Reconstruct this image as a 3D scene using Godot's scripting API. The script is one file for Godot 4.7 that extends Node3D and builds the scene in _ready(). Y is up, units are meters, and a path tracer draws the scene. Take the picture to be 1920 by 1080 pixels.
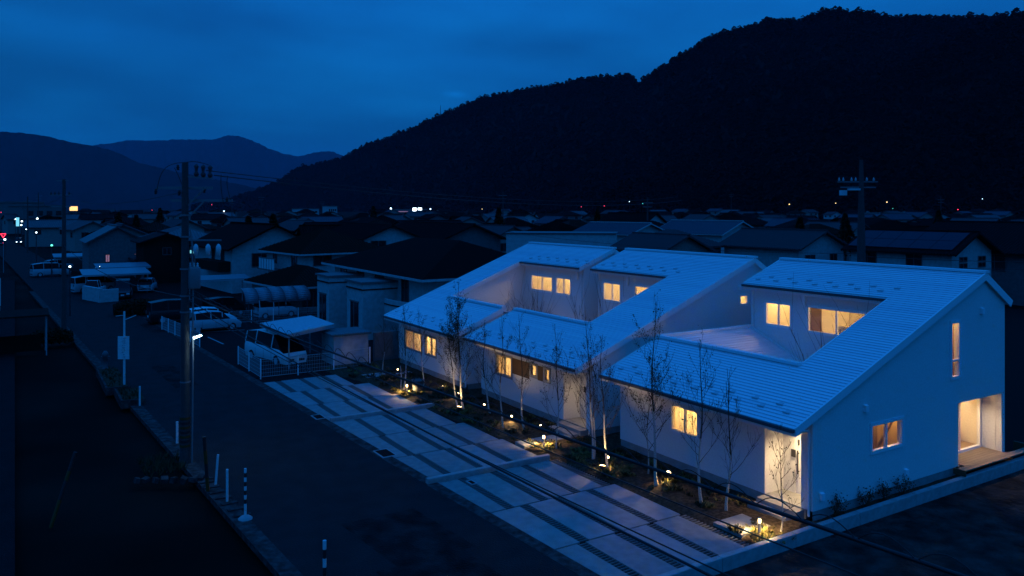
extends Node3D
# Dusk over a small town: three white houses with lit windows, a road with a utility pole, a valley of roofs and dark mountains.
# x runs from the road to the backs of the houses, -z runs down the road, y is up, metres.

var O := Vector3.ZERO            # base of the thing that is being built; shapes are given in world metres
var taken := {}
var M := {}
var T := {}
var unit: BoxMesh
var rng := RandomNumberGenerator.new()

# ------------------------------------------------------------------ helpers
func numbered(called: String) -> String:
	var n: int = taken.get(called, 0)
	taken[called] = n + 1
	return called if n == 0 else "%s_%03d" % [called, n]

func tag(o: Node, label: String, category: String, group := "") -> Node:
	o.set_meta("label", label)
	o.set_meta("category", category)
	if group != "":
		o.set_meta("group", group)
	return o

func thing(called: String, label: String, category: String, at: Vector3, group := "") -> Node3D:
	var o := Node3D.new()
	o.name = numbered(called)
	add_child(o)
	o.position = at
	O = at
	tag(o, label, category, group)
	return o

func struct_root(called: String, at := Vector3.ZERO) -> Node3D:
	var o := Node3D.new()
	o.name = numbered(called)
	add_child(o)
	o.position = at
	O = at
	o.set_meta("kind", "structure")
	return o

func mb() -> SurfaceTool:
	var s := SurfaceTool.new()
	s.begin(Mesh.PRIMITIVE_TRIANGLES)
	s.set_smooth_group(-1)
	return s

func mesh_of(s: SurfaceTool) -> ArrayMesh:
	s.generate_normals()
	return s.commit()

func part(parent: Node, called: String, s: SurfaceTool, m: Material) -> MeshInstance3D:
	var o := MeshInstance3D.new()
	o.mesh = mesh_of(s)
	o.material_override = m
	if parent == self:
		o.name = numbered(called)
		o.position = O
		add_child(o)
	else:
		o.name = called
		parent.add_child(o, true)
	return o

func piece(parent: Node, called: String, m: Material, c: Vector3, size: Vector3, b := Basis.IDENTITY) -> MeshInstance3D:
	var o := MeshInstance3D.new()
	o.mesh = unit
	o.material_override = m
	o.name = called
	o.transform = Transform3D(b.scaled_local(size), c - O)
	parent.add_child(o, true)
	return o

func tri(s: SurfaceTool, a: Vector3, b: Vector3, c: Vector3) -> void:
	s.add_vertex(a - O)
	s.add_vertex(b - O)
	s.add_vertex(c - O)

func quad(s: SurfaceTool, a: Vector3, b: Vector3, c: Vector3, d: Vector3) -> void:
	tri(s, a, b, c)
	tri(s, a, c, d)

func hexa(s: SurfaceTool, p: Array) -> void:   # p0..p3 one face in order round, p4..p7 the opposite face
	quad(s, p[0], p[1], p[2], p[3])
	quad(s, p[7], p[6], p[5], p[4])
	for i in 4:
		var j := (i + 1) % 4
		quad(s, p[j], p[i], p[i + 4], p[j + 4])

func bx(s: SurfaceTool, c: Vector3, size: Vector3, b := Basis.IDENTITY) -> void:
	var h := size * 0.5
	var p := []
	for y in [-1, 1]:
		for q in [[-1, -1], [1, -1], [1, 1], [-1, 1]]:
			p.append(c + b * Vector3(q[0] * h.x, y * h.y, q[1] * h.z))
	hexa(s, p)

func box2(s: SurfaceTool, a: Vector3, b: Vector3) -> void:
	bx(s, (a + b) * 0.5, (b - a).abs())

func frame_of(dir: Vector3) -> Basis:   # x = across, y = up-ish, z = dir
	var z := dir.normalized()
	var x := Vector3.UP.cross(z)
	if x.length() < 0.01:
		x = Vector3.RIGHT
	x = x.normalized()
	return Basis(x, z.cross(x).normalized(), z)

func bar(s: SurfaceTool, a: Vector3, b: Vector3, w: float, h: float) -> void:
	bx(s, (a + b) * 0.5, Vector3(w, h, (b - a).length()), frame_of(b - a))

func tube(s: SurfaceTool, pts: Array, radii: Array, sides := 6, capped := true) -> void:
	s.set_smooth_group(0)
	var rings := []
	var x := Vector3.ZERO
	for i in pts.size():
		var d: Vector3 = (pts[mini(i + 1, pts.size() - 1)] - pts[maxi(i - 1, 0)])
		d = d.normalized()
		if x == Vector3.ZERO:
			x = d.cross(Vector3(0.31, 0.2, 0.93)).normalized()
		x = (x - d * x.dot(d)).normalized()
		var y := d.cross(x)
		var ring := []
		for k in sides:
			var a := TAU * k / sides
			ring.append(pts[i] + (x * cos(a) + y * sin(a)) * float(radii[i]))
		rings.append(ring)
	for i in pts.size() - 1:
		for k in sides:
			var l := (k + 1) % sides
			quad(s, rings[i][k], rings[i][l], rings[i + 1][l], rings[i + 1][k])
	s.set_smooth_group(-1)
	if capped:
		for e in [0, pts.size() - 1]:
			for k in sides:
				tri(s, pts[e], rings[e][k], rings[e][(k + 1) % sides])

func lathe(s: SurfaceTool, base: Vector3, prof: Array, sides := 12) -> void:   # prof of Vector2(radius, y)
	s.set_smooth_group(0)
	for i in prof.size() - 1:
		for k in sides:
			var a := TAU * k / sides
			var b := TAU * (k + 1) / sides
			var d0 := Vector3(cos(a), 0, sin(a))
			var d1 := Vector3(cos(b), 0, sin(b))
			quad(s, base + d0 * prof[i].x + Vector3.UP * prof[i].y, base + d1 * prof[i].x + Vector3.UP * prof[i].y, base + d1 * prof[i + 1].x + Vector3.UP * prof[i + 1].y, base + d0 * prof[i + 1].x + Vector3.UP * prof[i + 1].y)
	s.set_smooth_group(-1)

func top_at(tops: Array, u: float) -> float:
	for i in tops.size() - 1:
		if u <= tops[i + 1].x + 0.0001:
			return lerpf(tops[i].y, tops[i + 1].y, clampf((u - tops[i].x) / maxf(tops[i + 1].x - tops[i].x, 0.0001), 0, 1))
	return tops[-1].y

# A wall with openings. axis "x": the wall lies at x = pos and u is z; axis "z": it lies at z = pos and u is x. holes: [u0, u1, y0, y1]
func wall(s: SurfaceTool, axis: String, pos: float, th: float, base: float, tops: Array, holes := []) -> void:
	var cuts := []
	for t in tops:
		cuts.append(t.x)
	for h in holes:
		cuts.append(h[0])
		cuts.append(h[1])
	cuts.sort()
	for i in cuts.size() - 1:
		var a: float = cuts[i]
		var b: float = cuts[i + 1]
		if b - a < 0.002:
			continue
		var mid := (a + b) * 0.5
		var spans := []
		var y := base
		var hs := []
		for h in holes:
			if mid > h[0] and mid < h[1]:
				hs.append(h)
		hs.sort_custom(func(p, q): return p[2] < q[2])
		for h in hs:
			if h[2] > y + 0.002:
				spans.append([y, y, h[2], h[2]])
			y = h[3]
		spans.append([y, y, top_at(tops, a + 0.0002), top_at(tops, b - 0.0002)])
		for sp in spans:
			var p := []
			for d in [0.0, th]:
				for q in [[a, sp[0]], [b, sp[1]], [b, sp[3]], [a, sp[2]]]:
					p.append(Vector3(pos + d, q[1], q[0]) if axis == "x" else Vector3(q[0], q[1], pos + d))
			hexa(s, p)

# ------------------------------------------------------------------ materials
func col(r: float, g: float, b: float) -> Color:
	return Color(r, g, b).linear_to_srgb()

func noise_tex(key: String, freq: float, lo: float, hi: float, size := 512, octaves := 4, seed_ := 1, kind := FastNoiseLite.TYPE_SIMPLEX_SMOOTH) -> Texture2D:
	if not T.has(key):
		var n := FastNoiseLite.new()
		n.seed = seed_
		n.noise_type = kind
		n.frequency = freq
		n.fractal_octaves = octaves
		var t := NoiseTexture2D.new()
		t.width = size
		t.height = size
		t.seamless = true
		t.noise = n
		var g := Gradient.new()
		g.set_color(0, Color(lo, lo, lo))
		g.set_color(1, Color(hi, hi, hi))
		t.color_ramp = g
		T[key] = t
	return T[key]

func bump_tex(key: String, freq: float, strength: float, octaves := 4) -> Texture2D:
	if not T.has(key):
		var n := FastNoiseLite.new()
		n.seed = 7
		n.frequency = freq
		n.fractal_octaves = octaves
		var t := NoiseTexture2D.new()
		t.width = 512
		t.height = 512
		t.seamless = true
		t.as_normal_map = true
		t.bump_strength = strength
		t.noise = n
		T[key] = t
	return T[key]

func mat(key: String, c: Color, rough := 0.85, tex: Texture2D = null, scale := 0.5, bump: Texture2D = null, spec := 0.4) -> StandardMaterial3D:
	var m := StandardMaterial3D.new()
	m.resource_name = key
	m.albedo_color = c
	m.roughness = rough
	m.metallic_specular = spec
	m.uv1_triplanar = true
	m.uv1_world_triplanar = true
	m.uv1_scale = Vector3.ONE * scale
	if tex:
		m.albedo_texture = tex
	if bump:
		m.normal_enabled = true
		m.normal_texture = bump
	M[key] = m
	return m

func glow(key: String, c: Color, energy: float) -> StandardMaterial3D:
	var m := StandardMaterial3D.new()
	m.resource_name = key
	m.albedo_color = Color(0.9, 0.9, 0.88)
	m.emission_enabled = true
	m.emission = c
	m.emission_energy_multiplier = energy
	M[key] = m
	return m

func make_materials() -> void:
	var fine := noise_tex("fine", 0.06, 0.92, 1.0, 512, 5)
	var patch := noise_tex("patch", 0.012, 0.84, 1.0, 512, 5, 3)
	var rough_patch := noise_tex("rough_patch", 0.02, 0.45, 1.0, 512, 6, 5)
	var grain := noise_tex("grain", 0.2, 0.6, 1.0, 512, 3, 9)
	var stipple := bump_tex("stipple", 0.25, 3.0, 3)
	var lumps := bump_tex("lumps", 0.05, 6.0, 5)
	mat("plaster", col(0.74, 0.74, 0.72), 0.9, fine, 0.35, stipple, 0.3)
	mat("shingle_a", col(0.74, 0.75, 0.76), 0.7, fine, 0.8, stipple)
	mat("shingle_b", col(0.70, 0.71, 0.73), 0.7, fine, 0.8, stipple)
	mat("shingle_c", col(0.77, 0.78, 0.78), 0.7, fine, 0.8, stipple)
	mat("snow_guard", col(0.46, 0.465, 0.47), 0.6)
	mat("roof_deck", col(0.25, 0.25, 0.26), 0.9)
	mat("white_trim", col(0.78, 0.78, 0.77), 0.5, fine, 0.6)
	mat("white_metal", col(0.75, 0.76, 0.77), 0.4)
	mat("dark_metal", col(0.03, 0.03, 0.033), 0.5)
	mat("gutter", col(0.06, 0.065, 0.07), 0.45)
	mat("pole_metal", col(0.15, 0.152, 0.155), 0.6)
	mat("grey_metal", col(0.28, 0.29, 0.3), 0.45, fine, 0.8)
	mat("foundation", col(0.30, 0.30, 0.29), 0.9, patch, 0.4, stipple)
	mat("interior", col(0.78, 0.70, 0.56), 0.9, fine, 0.4)
	mat("interior_floor", col(0.42, 0.27, 0.14), 0.6, grain, 0.6)
	mat("wood_brown", col(0.16, 0.085, 0.04), 0.7, grain, 0.7)
	mat("wood_light", col(0.45, 0.28, 0.13), 0.6, grain, 0.6)
	mat("curtain", col(0.74, 0.70, 0.58), 0.95, fine, 1.0)
	M.curtain.backlight_enabled = true
	M.curtain.backlight = col(0.8, 0.74, 0.58)
	var plank := mat("plank", col(0.34, 0.25, 0.17), 0.75, grain, 0.8)
	plank.uv1_scale = Vector3(0.15, 1.5, 3.0)
	var plank2 := mat("plank_b", col(0.29, 0.215, 0.15), 0.75, grain, 0.8)
	plank2.uv1_scale = Vector3(0.15, 1.5, 3.0)
	mat("asphalt", col(0.027, 0.0272, 0.0275), 0.85, patch, 0.12, stipple)
	mat("asphalt_patch", col(0.031, 0.031, 0.031), 0.85, rough_patch, 0.1, stipple)
	mat("asphalt_lot", col(0.014, 0.0145, 0.015), 0.9, patch, 0.12, stipple)
	mat("concrete", col(0.271, 0.266, 0.254), 0.85, patch, 0.3, stipple)
	mat("concrete_b", col(0.246, 0.242, 0.234), 0.85, patch, 0.35, stipple)
	mat("concrete_c", col(0.286, 0.282, 0.274), 0.85, patch, 0.25, stipple)
	mat("bar_concrete", col(0.14, 0.138, 0.132), 0.9, patch, 0.5)
	mat("gutter_concrete", col(0.085, 0.084, 0.08), 0.85, rough_patch, 0.25, stipple)
	mat("kerb", col(0.36, 0.36, 0.35), 0.85, patch, 0.5, stipple)
	mat("joint", col(0.022, 0.021, 0.02), 0.95, rough_patch, 1.5, lumps)
	mat("soil", col(0.10, 0.07, 0.043), 0.95, rough_patch, 0.5, lumps)
	mat("dirt", col(0.05, 0.049, 0.044), 0.95, rough_patch, 0.09, lumps)
	mat("field", col(0.012, 0.013, 0.010), 0.95, rough_patch, 0.01)
	mat("leaf", col(0.12, 0.105, 0.035), 0.8)
	mat("leaf_dark", col(0.038, 0.040, 0.02), 0.8)
	mat("twig", col(0.06, 0.045, 0.032), 0.85)
	mat("hedge", col(0.025, 0.032, 0.016), 0.9, grain, 1.2)
	var bark := mat("bark", col(0.60, 0.57, 0.52), 0.8, noise_tex("bark", 0.035, 0.12, 1.0, 512, 4, 21), 1.0, stipple)
	bark.uv1_scale = Vector3(1.2, 7.0, 1.2)
	var gr := Gradient.new()
	gr.offsets = PackedFloat32Array([0.0, 0.28, 0.42, 1.0])
	gr.colors = PackedColorArray([Color(0.1, 0.09, 0.08), Color(0.2, 0.18, 0.16), Color(0.9, 0.88, 0.85), Color(1, 1, 1)])
	T.bark.color_ramp = gr
	mat("pole_concrete", col(0.055, 0.055, 0.054), 0.85, patch, 0.6, stipple)
	mat("cable", col(0.012, 0.012, 0.012), 0.6)
	mat("insulator", col(0.5, 0.51, 0.52), 0.25)
	mat("yellow", col(0.14, 0.035, 0.004), 0.6)
	mat("black_paint", col(0.015, 0.015, 0.015), 0.6)
	mat("white_paint", col(0.7, 0.7, 0.69), 0.6, patch, 1.0)
	mat("carport_roof", col(0.42, 0.43, 0.44), 0.6, patch, 0.6)
	mat("road_paint", col(0.5, 0.5, 0.49), 0.8, rough_patch, 1.0)
	mat("sign_print", col(0.08, 0.10, 0.14), 0.7)
	mat("mesh_wire", col(0.42, 0.44, 0.45), 0.5)
	mat("polycarbonate", col(0.17, 0.18, 0.20), 0.35)
	mat("wall_white", col(0.42, 0.42, 0.41), 0.9, patch, 0.3)
	mat("wall_cream", col(0.23, 0.22, 0.20), 0.9, patch, 0.3)
	mat("wall_grey", col(0.13, 0.13, 0.13), 0.9, patch, 0.3)
	mat("wall_dark", col(0.022, 0.017, 0.014), 0.9, patch, 0.3)
	mat("tile_dark", col(0.009, 0.009, 0.0095), 0.75, patch, 0.3)
	mat("tile_black", col(0.004, 0.0037, 0.0034), 0.9, patch, 0.3)
	mat("tile_brown", col(0.017, 0.0115, 0.008), 0.75, patch, 0.3)
	mat("tile_grey", col(0.026, 0.027, 0.029), 0.6, patch, 0.3)
	mat("metal_blue", col(0.022, 0.027, 0.042), 0.5, patch, 0.3)
	mat("metal_pale", col(0.06, 0.062, 0.066), 0.5, patch, 0.3)
	mat("solar", col(0.008, 0.011, 0.024), 0.35, null, 1.0, null, 0.15)
	mat("dark_glass", col(0.012, 0.013, 0.015), 0.12, null, 1.0, null, 0.5)
	mat("shutter", col(0.10, 0.095, 0.09), 0.7)
	mat("car_white", col(0.62, 0.62, 0.62), 0.3)
	mat("car_silver", col(0.38, 0.39, 0.41), 0.28)
	mat("car_black", col(0.012, 0.012, 0.013), 0.25)
	mat("car_glass", col(0.006, 0.006, 0.007), 0.12, null, 1.0, null, 0.22)
	mat("tyre", col(0.015, 0.015, 0.015), 0.9)
	mat("rim", col(0.35, 0.36, 0.37), 0.35)
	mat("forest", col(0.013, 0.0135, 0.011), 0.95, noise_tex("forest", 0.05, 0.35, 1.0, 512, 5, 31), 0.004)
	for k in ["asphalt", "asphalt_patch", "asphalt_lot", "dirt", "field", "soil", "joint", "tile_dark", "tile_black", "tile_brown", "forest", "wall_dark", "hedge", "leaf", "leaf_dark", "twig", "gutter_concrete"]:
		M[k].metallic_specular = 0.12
	var g := StandardMaterial3D.new()
	g.resource_name = "glass"
	g.transparency = BaseMaterial3D.TRANSPARENCY_ALPHA
	g.albedo_color = Color(0.9, 0.93, 0.95, 0.06)
	g.roughness = 0.03
	M.glass = g
	glow("bulb_warm", Color(1.0, 0.75, 0.42), 6.0)
	glow("lamp_warm", Color(1.0, 0.80, 0.52), 14.0)
	glow("lamp_white", Color(0.78, 0.94, 1.0), 30.0)
	glow("far_white", Color(0.85, 0.95, 1.0), 5.0)
	glow("far_warm", Color(1.0, 0.72, 0.35), 3.5)
	glow("far_red", Color(1.0, 0.12, 0.08), 3.0)
	glow("far_green", Color(0.4, 1.0, 0.8), 2.0)
	glow("sign_yellow", Color(1.0, 0.78, 0.3), 1.6)
	glow("far_window", Color(0.9, 0.55, 0.25), 0.25)
	glow("sign_white", Color(0.9, 0.95, 1.0), 5.0)
	glow("office_window", Color(0.55, 0.95, 1.0), 0.8)

# ------------------------------------------------------------------ sky, camera
func make_sky() -> void:
	var img := Image.create(2048, 1024, false, Image.FORMAT_RGBF)
	var n := FastNoiseLite.new()
	n.seed = 4
	n.frequency = 1.0
	n.fractal_octaves = 5
	for j in 1024:
		var el := 90.0 - (j + 0.5) * 180.0 / 1024.0
		var e := maxf(el, 0.0)
		var b := 0.19 + 1.30 * (1.0 - exp(-e / 62.0))
		for i in 2048:
			if el < -1.0:
				img.set_pixel(i, j, Color(0.0012, 0.04, 0.15))
				continue
			var az := wrapf((i + 0.5) / 2048.0 * TAU, -PI, PI)
			var d := Vector3(cos(deg_to_rad(el)) * sin(az), sin(deg_to_rad(el)), -cos(deg_to_rad(el)) * cos(az))
			var hgt := maxf(d.y, 0.0) + 0.12
			var c := n.get_noise_3d(d.x / hgt * 0.55, 2.0, d.z / hgt * 1.1)
			var c2 := n.get_noise_3d(d.x * 3.0, d.y * 9.0, d.z * 3.0 + 7.0)
			var k := clampf(1.03 + 0.20 * c + 0.26 * c2, 0.5, 1.5)
			# a dark cloud bank over the western hills, streaks below it and one small pale cloud
			var ad := rad_to_deg(az)
			k *= 1.0 - 0.40 * exp(-pow((ad + 6.0) / 15.0, 2.0) - pow((el - 8.2 - 1.2 * c2) / 2.2, 2.0))
			k *= 1.0 - 0.24 * exp(-pow((ad + 6.0) / 18.0, 2.0) - pow((el - 14.0 - 2.0 * c) / 3.0, 2.0))
			k *= 1.0 + 0.45 * exp(-pow((ad - 28.0) / 0.75, 2.0) - pow((el - 8.0 - 0.3 * c2) / 0.16, 2.0))
			if el < 0.0:
				k = 1.0
			var v := b * k
			img.set_pixel(i, j, Color(0.004 * v + 0.0012, v * (0.215 + 0.105 * exp(-e / 22.0) + 0.02 * c2), v))
	var sky := Sky.new()
	var pm := PanoramaSkyMaterial.new()
	pm.panorama = ImageTexture.create_from_image(img)
	sky.sky_material = pm
	var we := WorldEnvironment.new()
	we.name = "world_environment"
	var env := Environment.new()
	env.background_mode = Environment.BG_SKY
	env.sky = sky
	env.background_energy_multiplier = 1.0
	env.tonemap_mode = Environment.TONE_MAPPER_LINEAR
	env.tonemap_exposure = 1.0
	env.sdfgi_enabled = true
	env.ssao_enabled = true
	env.ssil_enabled = true
	env.fog_enabled = true
	env.fog_density = 0.000022
	env.fog_light_color = Color(0.75, 0.85, 1.0)
	we.environment = env
	add_child(we)

func make_camera() -> void:
	var cam := Camera3D.new()
	cam.name = "camera"
	cam.projection = Camera3D.PROJECTION_FRUSTUM
	cam.near = 0.1
	cam.far = 40000.0
	var f := 1490.0
	cam.size = 0.1 * 1080.0 / f
	cam.frustum_offset = Vector2(0.0, -0.1 * (540.0 - 390.0) / f)
	cam.position = Vector3(0, 9.5, 0)
	cam.rotation.y = -deg_to_rad(32.03)
	cam.current = true
	add_child(cam)
	var sun := DirectionalLight3D.new()
	sun.name = "twilight_sun"
	sun.light_energy = 0.03
	sun.light_color = Color(0.35, 0.6, 1.0)
	sun.light_angular_distance = 40.0
	sun.shadow_enabled = true
	sun.rotation = Vector3(-deg_to_rad(62), deg_to_rad(-40), 0)
	add_child(sun)

func omni(parent: Node, called: String, at: Vector3, energy: float, c: Color, size := 0.06) -> void:
	var l := OmniLight3D.new()
	l.name = called
	l.light_energy = energy
	l.light_color = c
	l.light_size = size
	l.omni_range = 30.0
	l.omni_attenuation = 2.0
	l.shadow_enabled = true
	parent.add_child(l, true)
	l.position = at - (O if parent != self else Vector3.ZERO)

func spot(parent: Node, called: String, at: Vector3, to: Vector3, energy: float, c: Color, angle := 35.0, size := 0.04) -> void:
	var l := SpotLight3D.new()
	l.name = called
	l.light_energy = energy
	l.light_color = c
	l.light_size = size
	l.spot_range = 40.0
	l.spot_attenuation = 2.0
	l.spot_angle = angle
	l.spot_angle_attenuation = 1.0
	l.shadow_enabled = true
	parent.add_child(l, true)
	l.transform = Transform3D(Basis.looking_at(to - at, Vector3.UP if absf((to - at).normalized().y) < 0.99 else Vector3.RIGHT), at - O)

const WARM := Color(1.0, 0.84, 0.56)
const SOFT := Color(1.0, 0.87, 0.70)

# ------------------------------------------------------------------ land
func fx(z: float) -> float:      # asphalt edge on the side of the houses
	return 12.0 + 0.05 * (z + 24.3)

func lx(z: float) -> float:      # kerb line on the other side
	return 6.35 + 0.052 * (z + 20.0)

func make_land() -> void:
	O = Vector3.ZERO
	var s := mb()
	quad(s, Vector3(-12000, -0.30, 900), Vector3(12000, -0.30, 900), Vector3(12000, -0.30, -19000), Vector3(-12000, -0.30, -19000))
	part(self, "ground", s, M.field).set_meta("kind", "structure")
	# asphalt lot and verge on the left of the road
	s = mb()
	bx(s, Vector3(-30, -0.15, -60), Vector3(60, 0.2, 130))
	part(self, "asphalt_lot", s, M.asphalt_lot).set_meta("kind", "structure")
	# the block of land behind the road on the right
	s = mb()
	hexa(s, [Vector3(fx(-15.2), -0.28, -15.2), Vector3(80, -0.28, -15.2), Vector3(80, -0.28, -130), Vector3(fx(-130), -0.28, -130), Vector3(fx(-15.2), -0.035, -15.2), Vector3(80, -0.035, -15.2), Vector3(80, -0.035, -130), Vector3(fx(-130), -0.035, -130)])
	part(self, "plot_ground", s, M.joint).set_meta("kind", "structure")
	# road
	s = mb()
	for i in 40:
		var z0 := 6.0 - i * 8.0
		var z1 := z0 - 8.0
		hexa(s, [Vector3(lx(z0), -0.2, z0), Vector3(fx(z0), -0.2, z0), Vector3(fx(z1), -0.2, z1), Vector3(lx(z1), -0.2, z1), Vector3(lx(z0), -0.02, z0), Vector3(fx(z0), -0.02, z0), Vector3(fx(z1), -0.02, z1), Vector3(lx(z1), -0.02, z1)])
	part(self, "road", s, M.asphalt).set_meta("kind", "structure")
	s = mb()
	var rp := [[8.3, -13.0, 10.9, -19.5], [8.6, -19.5, 11.0, -23.0], [7.2, -45.0, 8.4, -52.0], [8.9, -66.0, 10.6, -71.0]]
	for p in rp:
		quad(s, Vector3(p[0], -0.016, p[1]), Vector3(p[2], -0.016, p[1]), Vector3(p[2] - 0.3, -0.016, p[3]), Vector3(p[0] - 0.3, -0.016, p[3]))
	part(self, "road_patch", s, M.asphalt_patch).set_meta("kind", "structure")
	# side street mouth
	s = mb()
	bx(s, Vector3(7.5, -0.11, -79), Vector3(6, 0.17, 5))
	part(self, "side_road", s, M.asphalt_lot).set_meta("kind", "structure")
	# gutter slabs along the house side, a flush strip of concrete
	var g := struct_root("gutter_strip")
	for i in 34:
		var z0 := -8.0 - i * 2.0
		if z0 < -44.0 and z0 > -58.0 and false:
			continue
		s = mb()
		var z1 := z0 - 1.985
		hexa(s, [Vector3(fx(z0) + 0.004, -0.2, z0), Vector3(fx(z0) + 0.42, -0.2, z0), Vector3(fx(z1) + 0.42, -0.2, z1), Vector3(fx(z1) + 0.004, -0.2, z1), Vector3(fx(z0) + 0.004, -0.012, z0), Vector3(fx(z0) + 0.42, 0.0, z0), Vector3(fx(z1) + 0.42, 0.0, z1), Vector3(fx(z1) + 0.004, -0.012, z1)])
		part(g, "gutter_slab", s, M.gutter_concrete)
	g = struct_root("side_gutter")
	for i in 50:
		var z0 := -6.0 - i * 2.0
		s = mb()
		var z1 := z0 - 1.985
		hexa(s, [Vector3(lx(z0) - 0.5, -0.2, z0), Vector3(lx(z0) - 0.004, -0.2, z0), Vector3(lx(z1) - 0.004, -0.2, z1), Vector3(lx(z1) - 0.5, -0.2, z1), Vector3(lx(z0) - 0.5, -0.01, z0), Vector3(lx(z0) - 0.004, -0.015, z0), Vector3(lx(z1) - 0.004, -0.015, z1), Vector3(lx(z1) - 0.5, -0.01, z1)])
		part(g, "gutter_slab", s, M.gutter_concrete)
	# bare earth beyond the right-hand kerb, uneven
	s = mb()
	var n := FastNoiseLite.new()
	n.seed = 12
	n.frequency = 0.35
	n.fractal_octaves = 4
	s.set_smooth_group(0)
	for i in 72:
		for j in 44:
			var q := []
			for k in [[0, 0], [1, 0], [1, 1], [0, 1]]:
				var x: float = 12.4 + (i + k[0]) * 0.4
				var z: float = -14.93 + (j + k[1]) * 0.4
				var near := clampf((z + 14.93) / 1.0, 0.0, 1.0)
				q.append(Vector3(x, -0.19 + near * (n.get_noise_2d(x, z) * 0.10), z))
			quad(s, q[0], q[1], q[2], q[3])
	part(self, "earth_lot", s, M.dirt).set_meta("kind", "structure")

# the three paved forecourts
func make_forecourt() -> void:
	var lots := [
		{"rows": [-43.8, -40.75, -37.6, -34.35], "strips": [[[12.05, 12.4], [13.35, 13.65], [14.6, 14.9]], [[12.5, 12.8], [13.8, 14.1], [15.05, 15.35]], [[12.35, 12.66], [13.65, 13.95], [14.95, 15.25]]], "back": [15.5, 16.3, 16.5]},
		{"rows": [-34.15, -31.0, -27.95, -24.95], "strips": [[[12.9, 13.22], [14.25, 14.56], [15.36, 15.68]], [[12.78, 13.1], [14.14, 14.45], [15.45, 15.76]], [[12.95, 13.27], [14.3, 14.62], [15.6, 15.92]]], "back": [16.5, 16.85, 17.0]},
		{"rows": [-24.65, -21.35, -18.1, -15.3], "strips": [[[13.15, 13.47], [14.45, 14.78], [15.77, 16.1], [17.02, 17.4]], [[13.62, 13.96], [14.9, 15.2], [16.25, 16.57]], [[13.47, 13.77], [14.8, 15.1], [16.04, 16.34], [17.36, 17.64]]], "back": [17.42, 17.5, 17.66]}]
	for li in 3:
		var lot: Dictionary = lots[li]
		var g := struct_root("driveway")
		for r in 3:
			var za: float = lot.rows[r] + 0.035
			var zb: float = lot.rows[r + 1] - 0.035
			var edges := []
			var x0: float = fx((za + zb) * 0.5) + 0.44
			for sp in lot.strips[r]:
				edges.append([x0, sp[0]])
				x0 = sp[1]
			if lot.back[r] - x0 > 0.2:
				edges.append([x0, lot.back[r]])
			for e in edges:
				var s := mb()
				var a0: float = e[0]
				var a1: float = e[0]
				if e == edges[0]:
					a0 = fx(za) + 0.43
					a1 = fx(zb) + 0.43
				var mm: Material = [M.concrete, M.concrete_b, M.concrete_c][rng.randi() % 3]
				var y := 0.0 + rng.randf() * 0.004
				hexa(s, [Vector3(a0, -0.2, za), Vector3(e[1], -0.2, za), Vector3(e[1], -0.2, zb), Vector3(a1, -0.2, zb), Vector3(a0, y, za), Vector3(e[1], y, za), Vector3(e[1], y, zb), Vector3(a1, y, zb)])
				part(g, "slab", s, mm)
			for sp in lot.strips[r]:
				var s := mb()
				var n := int((zb - za) / 0.135)
				for k in n:
					var z := za + (k + 0.5) * (zb - za) / n
					bx(s, Vector3((sp[0] + sp[1]) * 0.5, -0.035, z), Vector3(sp[1] - sp[0] - 0.01, 0.06, 0.042))
				var o := part(g, "paver_bars", s, M.bar_concrete)
				o.set_meta("kind", "stuff")
	# low concrete kerbs between the lots
	var ks := [["low concrete kerb between the far and the middle paved forecourt", 11.9, 17.0, -34.25], ["low concrete kerb between the middle and the near paved forecourt", 12.05, 17.15, -24.8]]
	for k in ks:
		var t := thing("concrete_kerb", k[0], "kerb", Vector3((k[1] + k[2]) * 0.5, 0, k[3]), "kerbs between the forecourts")
		var s := mb()
		var prof := [Vector2(-0.09, -0.2), Vector2(-0.09, 0.15), Vector2(-0.075, 0.17), Vector2(0.075, 0.17), Vector2(0.09, 0.15), Vector2(0.09, -0.2)]
		for i in prof.size() - 1:
			quad(s, Vector3(k[1], prof[i].y, k[3] + prof[i].x), Vector3(k[2], prof[i].y, k[3] + prof[i].x), Vector3(k[2], prof[i + 1].y, k[3] + prof[i + 1].x), Vector3(k[1], prof[i + 1].y, k[3] + prof[i + 1].x))
		for x in [k[1], k[2]]:
			quad(s, Vector3(x, -0.2, k[3] - 0.09), Vector3(x, 0.16, k[3] - 0.09), Vector3(x, 0.16, k[3] + 0.09), Vector3(x, -0.2, k[3] + 0.09))
		part(t, "kerb_block", s, M.kerb)
	# long kerb along the earth lot, of separate blocks
	var t := thing("boundary_kerb", "long pale concrete boundary kerb beside the bare earth lot", "kerb", Vector3(23, 0, -15.05))
	var x := 13.0
	var i := 0
	while x < 34.0:
		var w := 2.95
		var s := mb()
		var prof := [Vector2(0.1, -0.35), Vector2(0.1, 0.17), Vector2(0.085, 0.185), Vector2(-0.085, 0.185), Vector2(-0.1, 0.17), Vector2(-0.1, -0.35)]
		for k in prof.size() - 1:
			quad(s, Vector3(x, prof[k].y, -15.05 + prof[k].x), Vector3(x + w, prof[k].y, -15.05 + prof[k].x), Vector3(x + w, prof[k + 1].y, -15.05 + prof[k + 1].x), Vector3(x, prof[k + 1].y, -15.05 + prof[k + 1].x))
		for xx in [x, x + w]:
			quad(s, Vector3(xx, -0.35, -15.15), Vector3(xx, 0.175, -15.15), Vector3(xx, 0.175, -14.95), Vector3(xx, -0.35, -14.95))
		part(t, "kerb_block", s, M.kerb)
		x += w + 0.02
		i += 1
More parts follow.
